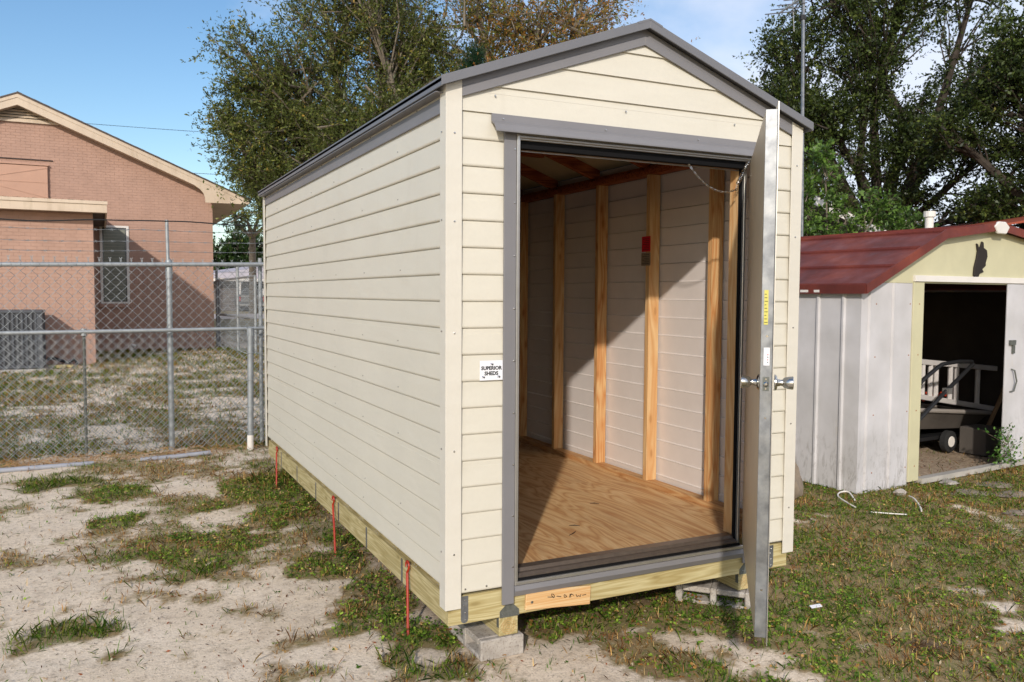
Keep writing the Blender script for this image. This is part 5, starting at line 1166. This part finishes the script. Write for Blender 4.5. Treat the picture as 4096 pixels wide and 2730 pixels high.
# ------------------------------------------------------------------ grass, weeds, dead leaves and grit
def ground_cover():
    R_ = np.random.default_rng(33)
    def sample(n, x0, x1, y0, y1): return R_.uniform(x0, x1, n), R_.uniform(y0, y1, n)
    def in_view(x, y):        # keep only what can matter: a generous wedge round the viewpoint
        dx = x+57.8; dy = y+144.3; f = dx*0.44+dy*0.898; r = dx*0.898-dy*0.44
        return (f > 95) & (np.abs(r) < f*0.74+26)
    def blades(x, y, ln, wd, lean, cols):
        n = len(x); z = gz(x, y); a = R_.uniform(0, 2*np.pi, n); l_ = ln; t = lean
        dx = np.cos(a)*np.sin(t)*l_; dy = np.sin(a)*np.sin(t)*l_; dz = np.cos(t)*l_
        sx = -np.sin(a)*wd; sy = np.cos(a)*wd; p = np.stack([x, y, z-0.1], 1); s = np.stack([sx, sy, sx*0], 1); m_ = np.stack([dx*0.45, dy*0.45, dz*0.62], 1); e_ = np.stack([dx, dy, dz], 1)
        q = np.stack([p-s, p+s, p+m_+s*0.8, p+e_, p+m_-s*0.8], 1).reshape(-1, 3)
        return q, np.repeat(cols, 5, 0)
    pal = lambda *c: np.array([srgb(*k)[:3] for k in c])
    G = pal((88, 114, 36), (120, 138, 50), (144, 150, 66), (84, 124, 42)); Dp = pal((204, 164, 100), (182, 136, 76), (160, 124, 74), (212, 180, 122), (148, 102, 54)); Wp = pal((74, 106, 32), (108, 138, 46), (148, 172, 66), (86, 116, 36), (124, 136, 54))
    Bp = pal((124, 84, 54), (98, 68, 46), (150, 106, 68))
    def pick(P_, n): return P_[R_.integers(0, len(P_), n)]*R_.uniform(0.7, 1.25, (n, 1))
    Q1 = []; C1 = []
    # near lawn and patches
    x, y = sample(520000, -130, 330, -90, 262); k = in_view(x, y); x, y = x[k], y[k]
    v, w, g, d, s, lf_, ins, rgt, yd = fields(x, y); tuft = fbm(x, y, 3.2, 2, 2); k = (R_.random(len(x)) < (v**1.3)*np.clip(0.35+2.6*(tuft-0.35), 0.12, 1)) & ((ins < 0.3) | (R_.random(len(x)) < 0.3)); x, y, v, w, g, d, rgt, lf_ = [q_[k] for q_ in (x, y, v, w, g, d, rgt, lf_)]
    dry = (R_.random(len(x)) < np.clip(0.36+0.5*d+2.2*(fbm(x, y, 17, 1)-0.5)-0.35*g-0.2*w+0.5*lf_, 0.05, 0.95)); brown = R_.random(len(x)) < 0.22
    n = len(x); ln = R_.uniform(0.7, 2.3, n)*(1+0.7*g); ln = np.where(R_.random(n) < 0.04, ln*1.8, ln)
    col = np.where(dry[:, None], pick(Dp, n), pick(G, n)); col = np.where((brown & dry)[:, None], pick(Bp, n), col)
    q, c = blades(x, y, ln, R_.uniform(0.05, 0.11, n), R_.uniform(0.2, 1.45, n), col); Q1.append(q); C1.append(c)
    # yard beyond the fence
    x, y = sample(420000, -330, 420, 255, 930); k = in_view(x, y) & ~((x < -62) & (y > 710)) & ~(y > 898) & ~((x > 120) & (x < 330) & (y < 250)); x, y = x[k], y[k]
    v = fields(x, y)[0]; k = R_.random(len(x)) < v*0.95; x, y = x[k], y[k]; n = len(x)
    dry = R_.random(n) < np.clip(0.42+1.4*(fbm(x, y, 40, 1)-0.5), 0.05, 0.9)
    col = np.where(dry[:, None], pick(Dp, n)*0.75, pick(G, n)*0.8)
    q, c = blades(x, y, R_.uniform(1.2, 3.6, n), R_.uniform(0.12, 0.3, n), R_.uniform(0.3, 1.4, n), col); Q1.append(q); C1.append(c)
    o = raw_mesh('grass', np.concatenate(Q1), 5, np.concatenate(C1), grassM); tag(o, 'patchy green and straw-coloured grass over the sandy yard', 'grass', kind='stuff')
    # broadleaf weeds: rosettes of small rounded leaves
    x, y = sample(210000, -130, 330, -90, 240); k = in_view(x, y); x, y = x[k], y[k]
    v, w, g, d, s, lf_, ins, rgt, yd = fields(x, y); f_ = np.clip(w*v*1.6+0.75*rgt*(fbm(x, y, 20, 2) > 0.45)*v+0.08*v, 0, 1)*np.clip(0.2+3.2*(fbm(x, y, 4.5, 3, 2)-0.36), 0.05, 1); k = (R_.random(len(x)) < f_*0.85) & (ins < 0.2); x, y, w = x[k], y[k], w[k]; n = len(x)
    z = gz(x, y); nl = 4; hgt = R_.uniform(0.2, 1.9, (n, 1))*(0.5+0.5*w[:, None]); a = R_.uniform(0, 2*np.pi, (n, nl)); rr = R_.uniform(0.15, 0.7, (n, nl)); sz = R_.uniform(0.28, 0.72, (n, nl, 1))
    pc = np.stack([x[:, None]+np.cos(a)*rr, y[:, None]+np.sin(a)*rr, z[:, None]+hgt*R_.uniform(0.6, 1.1, (n, nl))], -1)
    ax = norm(np.stack([np.cos(a), np.sin(a), R_.uniform(-0.5, 0.5, (n, nl))], -1)); nrm_ = norm(np.stack([R_.normal(0, 0.4, (n, nl)), R_.normal(0, 0.4, (n, nl)), np.ones((n, nl))], -1)); bx_ = norm(np.cross(ax, nrm_))
    q = np.stack([pc-ax*sz*0.5, pc-ax*sz*0.1+bx_*sz*0.45, pc+ax*sz*0.45+bx_*sz*0.3, pc+ax*sz*0.55, pc+ax*sz*0.4-bx_*sz*0.35, pc-ax*sz*0.1-bx_*sz*0.45], 2).reshape(-1, 3)
    cw = np.where((R_.random(n) < 0.14)[:, None], pick(Dp, n), pick(Wp, n)); c = np.repeat(np.repeat(cw, nl, 0)*R_.uniform(0.8, 1.2, (n*nl, 1)), 6, 0)
    o = raw_mesh('weeds', q, 6, c, grassM); tag(o, 'low broad-leaved weeds creeping over the sand in clumps', 'weeds', kind='stuff')
    # litter: dead leaves, chips, shell grit
    x, y = sample(60000, -130, 330, -90, 262); k = in_view(x, y); x, y = x[k], y[k]
    v, w, g, d, s, lf_, ins, rgt, yd = fields(x, y); k = R_.random(len(x)) < np.clip(0.14+0.5*v*(1-v)*2+0.7*lf_, 0, 1); x, y, lf_ = x[k], y[k], lf_[k]; n = len(x)
    sz = R_.uniform(0.15, 0.55, (n, 1))*(1+1.6*lf_[:, None]*R_.random((n, 1))); z = gz(x, y)+0.12+R_.uniform(0, 0.25, n)+lf_*0.4*R_.random(n); p = np.stack([x, y, z], 1)
    a = norm(np.stack([R_.normal(0, 1, n), R_.normal(0, 1, n), R_.normal(0, 0.35, n)], 1))*sz; b = norm(np.cross(a, np.stack([R_.normal(0, 0.3, n), R_.normal(0, 0.3, n), np.ones(n)], 1)))*sz*0.45
    q = np.stack([p-a, p-a*0.1+b, p+a, p-b], 1).reshape(-1, 3)
    c = pick(pal((112, 66, 34), (150, 82, 42), (92, 60, 38), (186, 160, 126), (208, 190, 160), (70, 50, 36)), n)
    o = raw_mesh('leaf_litter', q, 4, np.repeat(c, 4, 0), grassM); tag(o, 'dead brown leaves and chips scattered over sand and along the fence foot', 'dead leaves', kind='stuff')
    # pale grit
    x, y = sample(26000, -120, 200, -80, 200); k = in_view(x, y); x, y = x[k], y[k]; n = len(x); z = gz(x, y)+0.05; r = R_.uniform(0.04, 0.13, (n, 1)); p = np.stack([x, y, z], 1)
    a = np.stack([np.ones(n), np.zeros(n), np.zeros(n)], 1)*r; b = np.stack([np.zeros(n), np.ones(n), np.zeros(n)], 1)*r; u_ = np.stack([np.zeros(n), np.zeros(n), np.ones(n)], 1)*r*0.9
    q = np.stack([p+a, p+b, p+u_, p+b, p-a, p+u_, p-a, p-b, p+u_, p-b, p+a, p+u_], 1).reshape(-1, 3)
    c = pick(pal((226, 216, 204), (190, 174, 158), (132, 112, 94), (236, 230, 222), (90, 70, 54)), n)
    o = raw_mesh('grit', q, 3, np.repeat(c, 12, 0), grassM); tag(o, 'fine shell and stone grit sprinkled on the bare sand', 'grit', kind='stuff')
ground_cover()
# dead weed stems along the fence foot
mb = MB()
for i in range(260):
    x = random.uniform(-100, 6); y = random.uniform(236, 252); a = random.uniform(0, 6.28); l_ = random.uniform(3, 11); z0 = float(gz(x, y)); h_ = random.uniform(0.3, 3.4)
    mb.tube([(x, y, z0), (x+l_*0.5*math.cos(a), y+l_*0.5*math.sin(a), z0+h_), (x+l_*math.cos(a), y+l_*math.sin(a), z0+h_*0.6)], 0.07, 3, False)
tag(build('dead_stems', mb, plain('straw_stem', srgb(166, 130, 88), 0.9), None), 'dry weed stems lying along the foot of the fences', 'dead stems', kind='stuff')
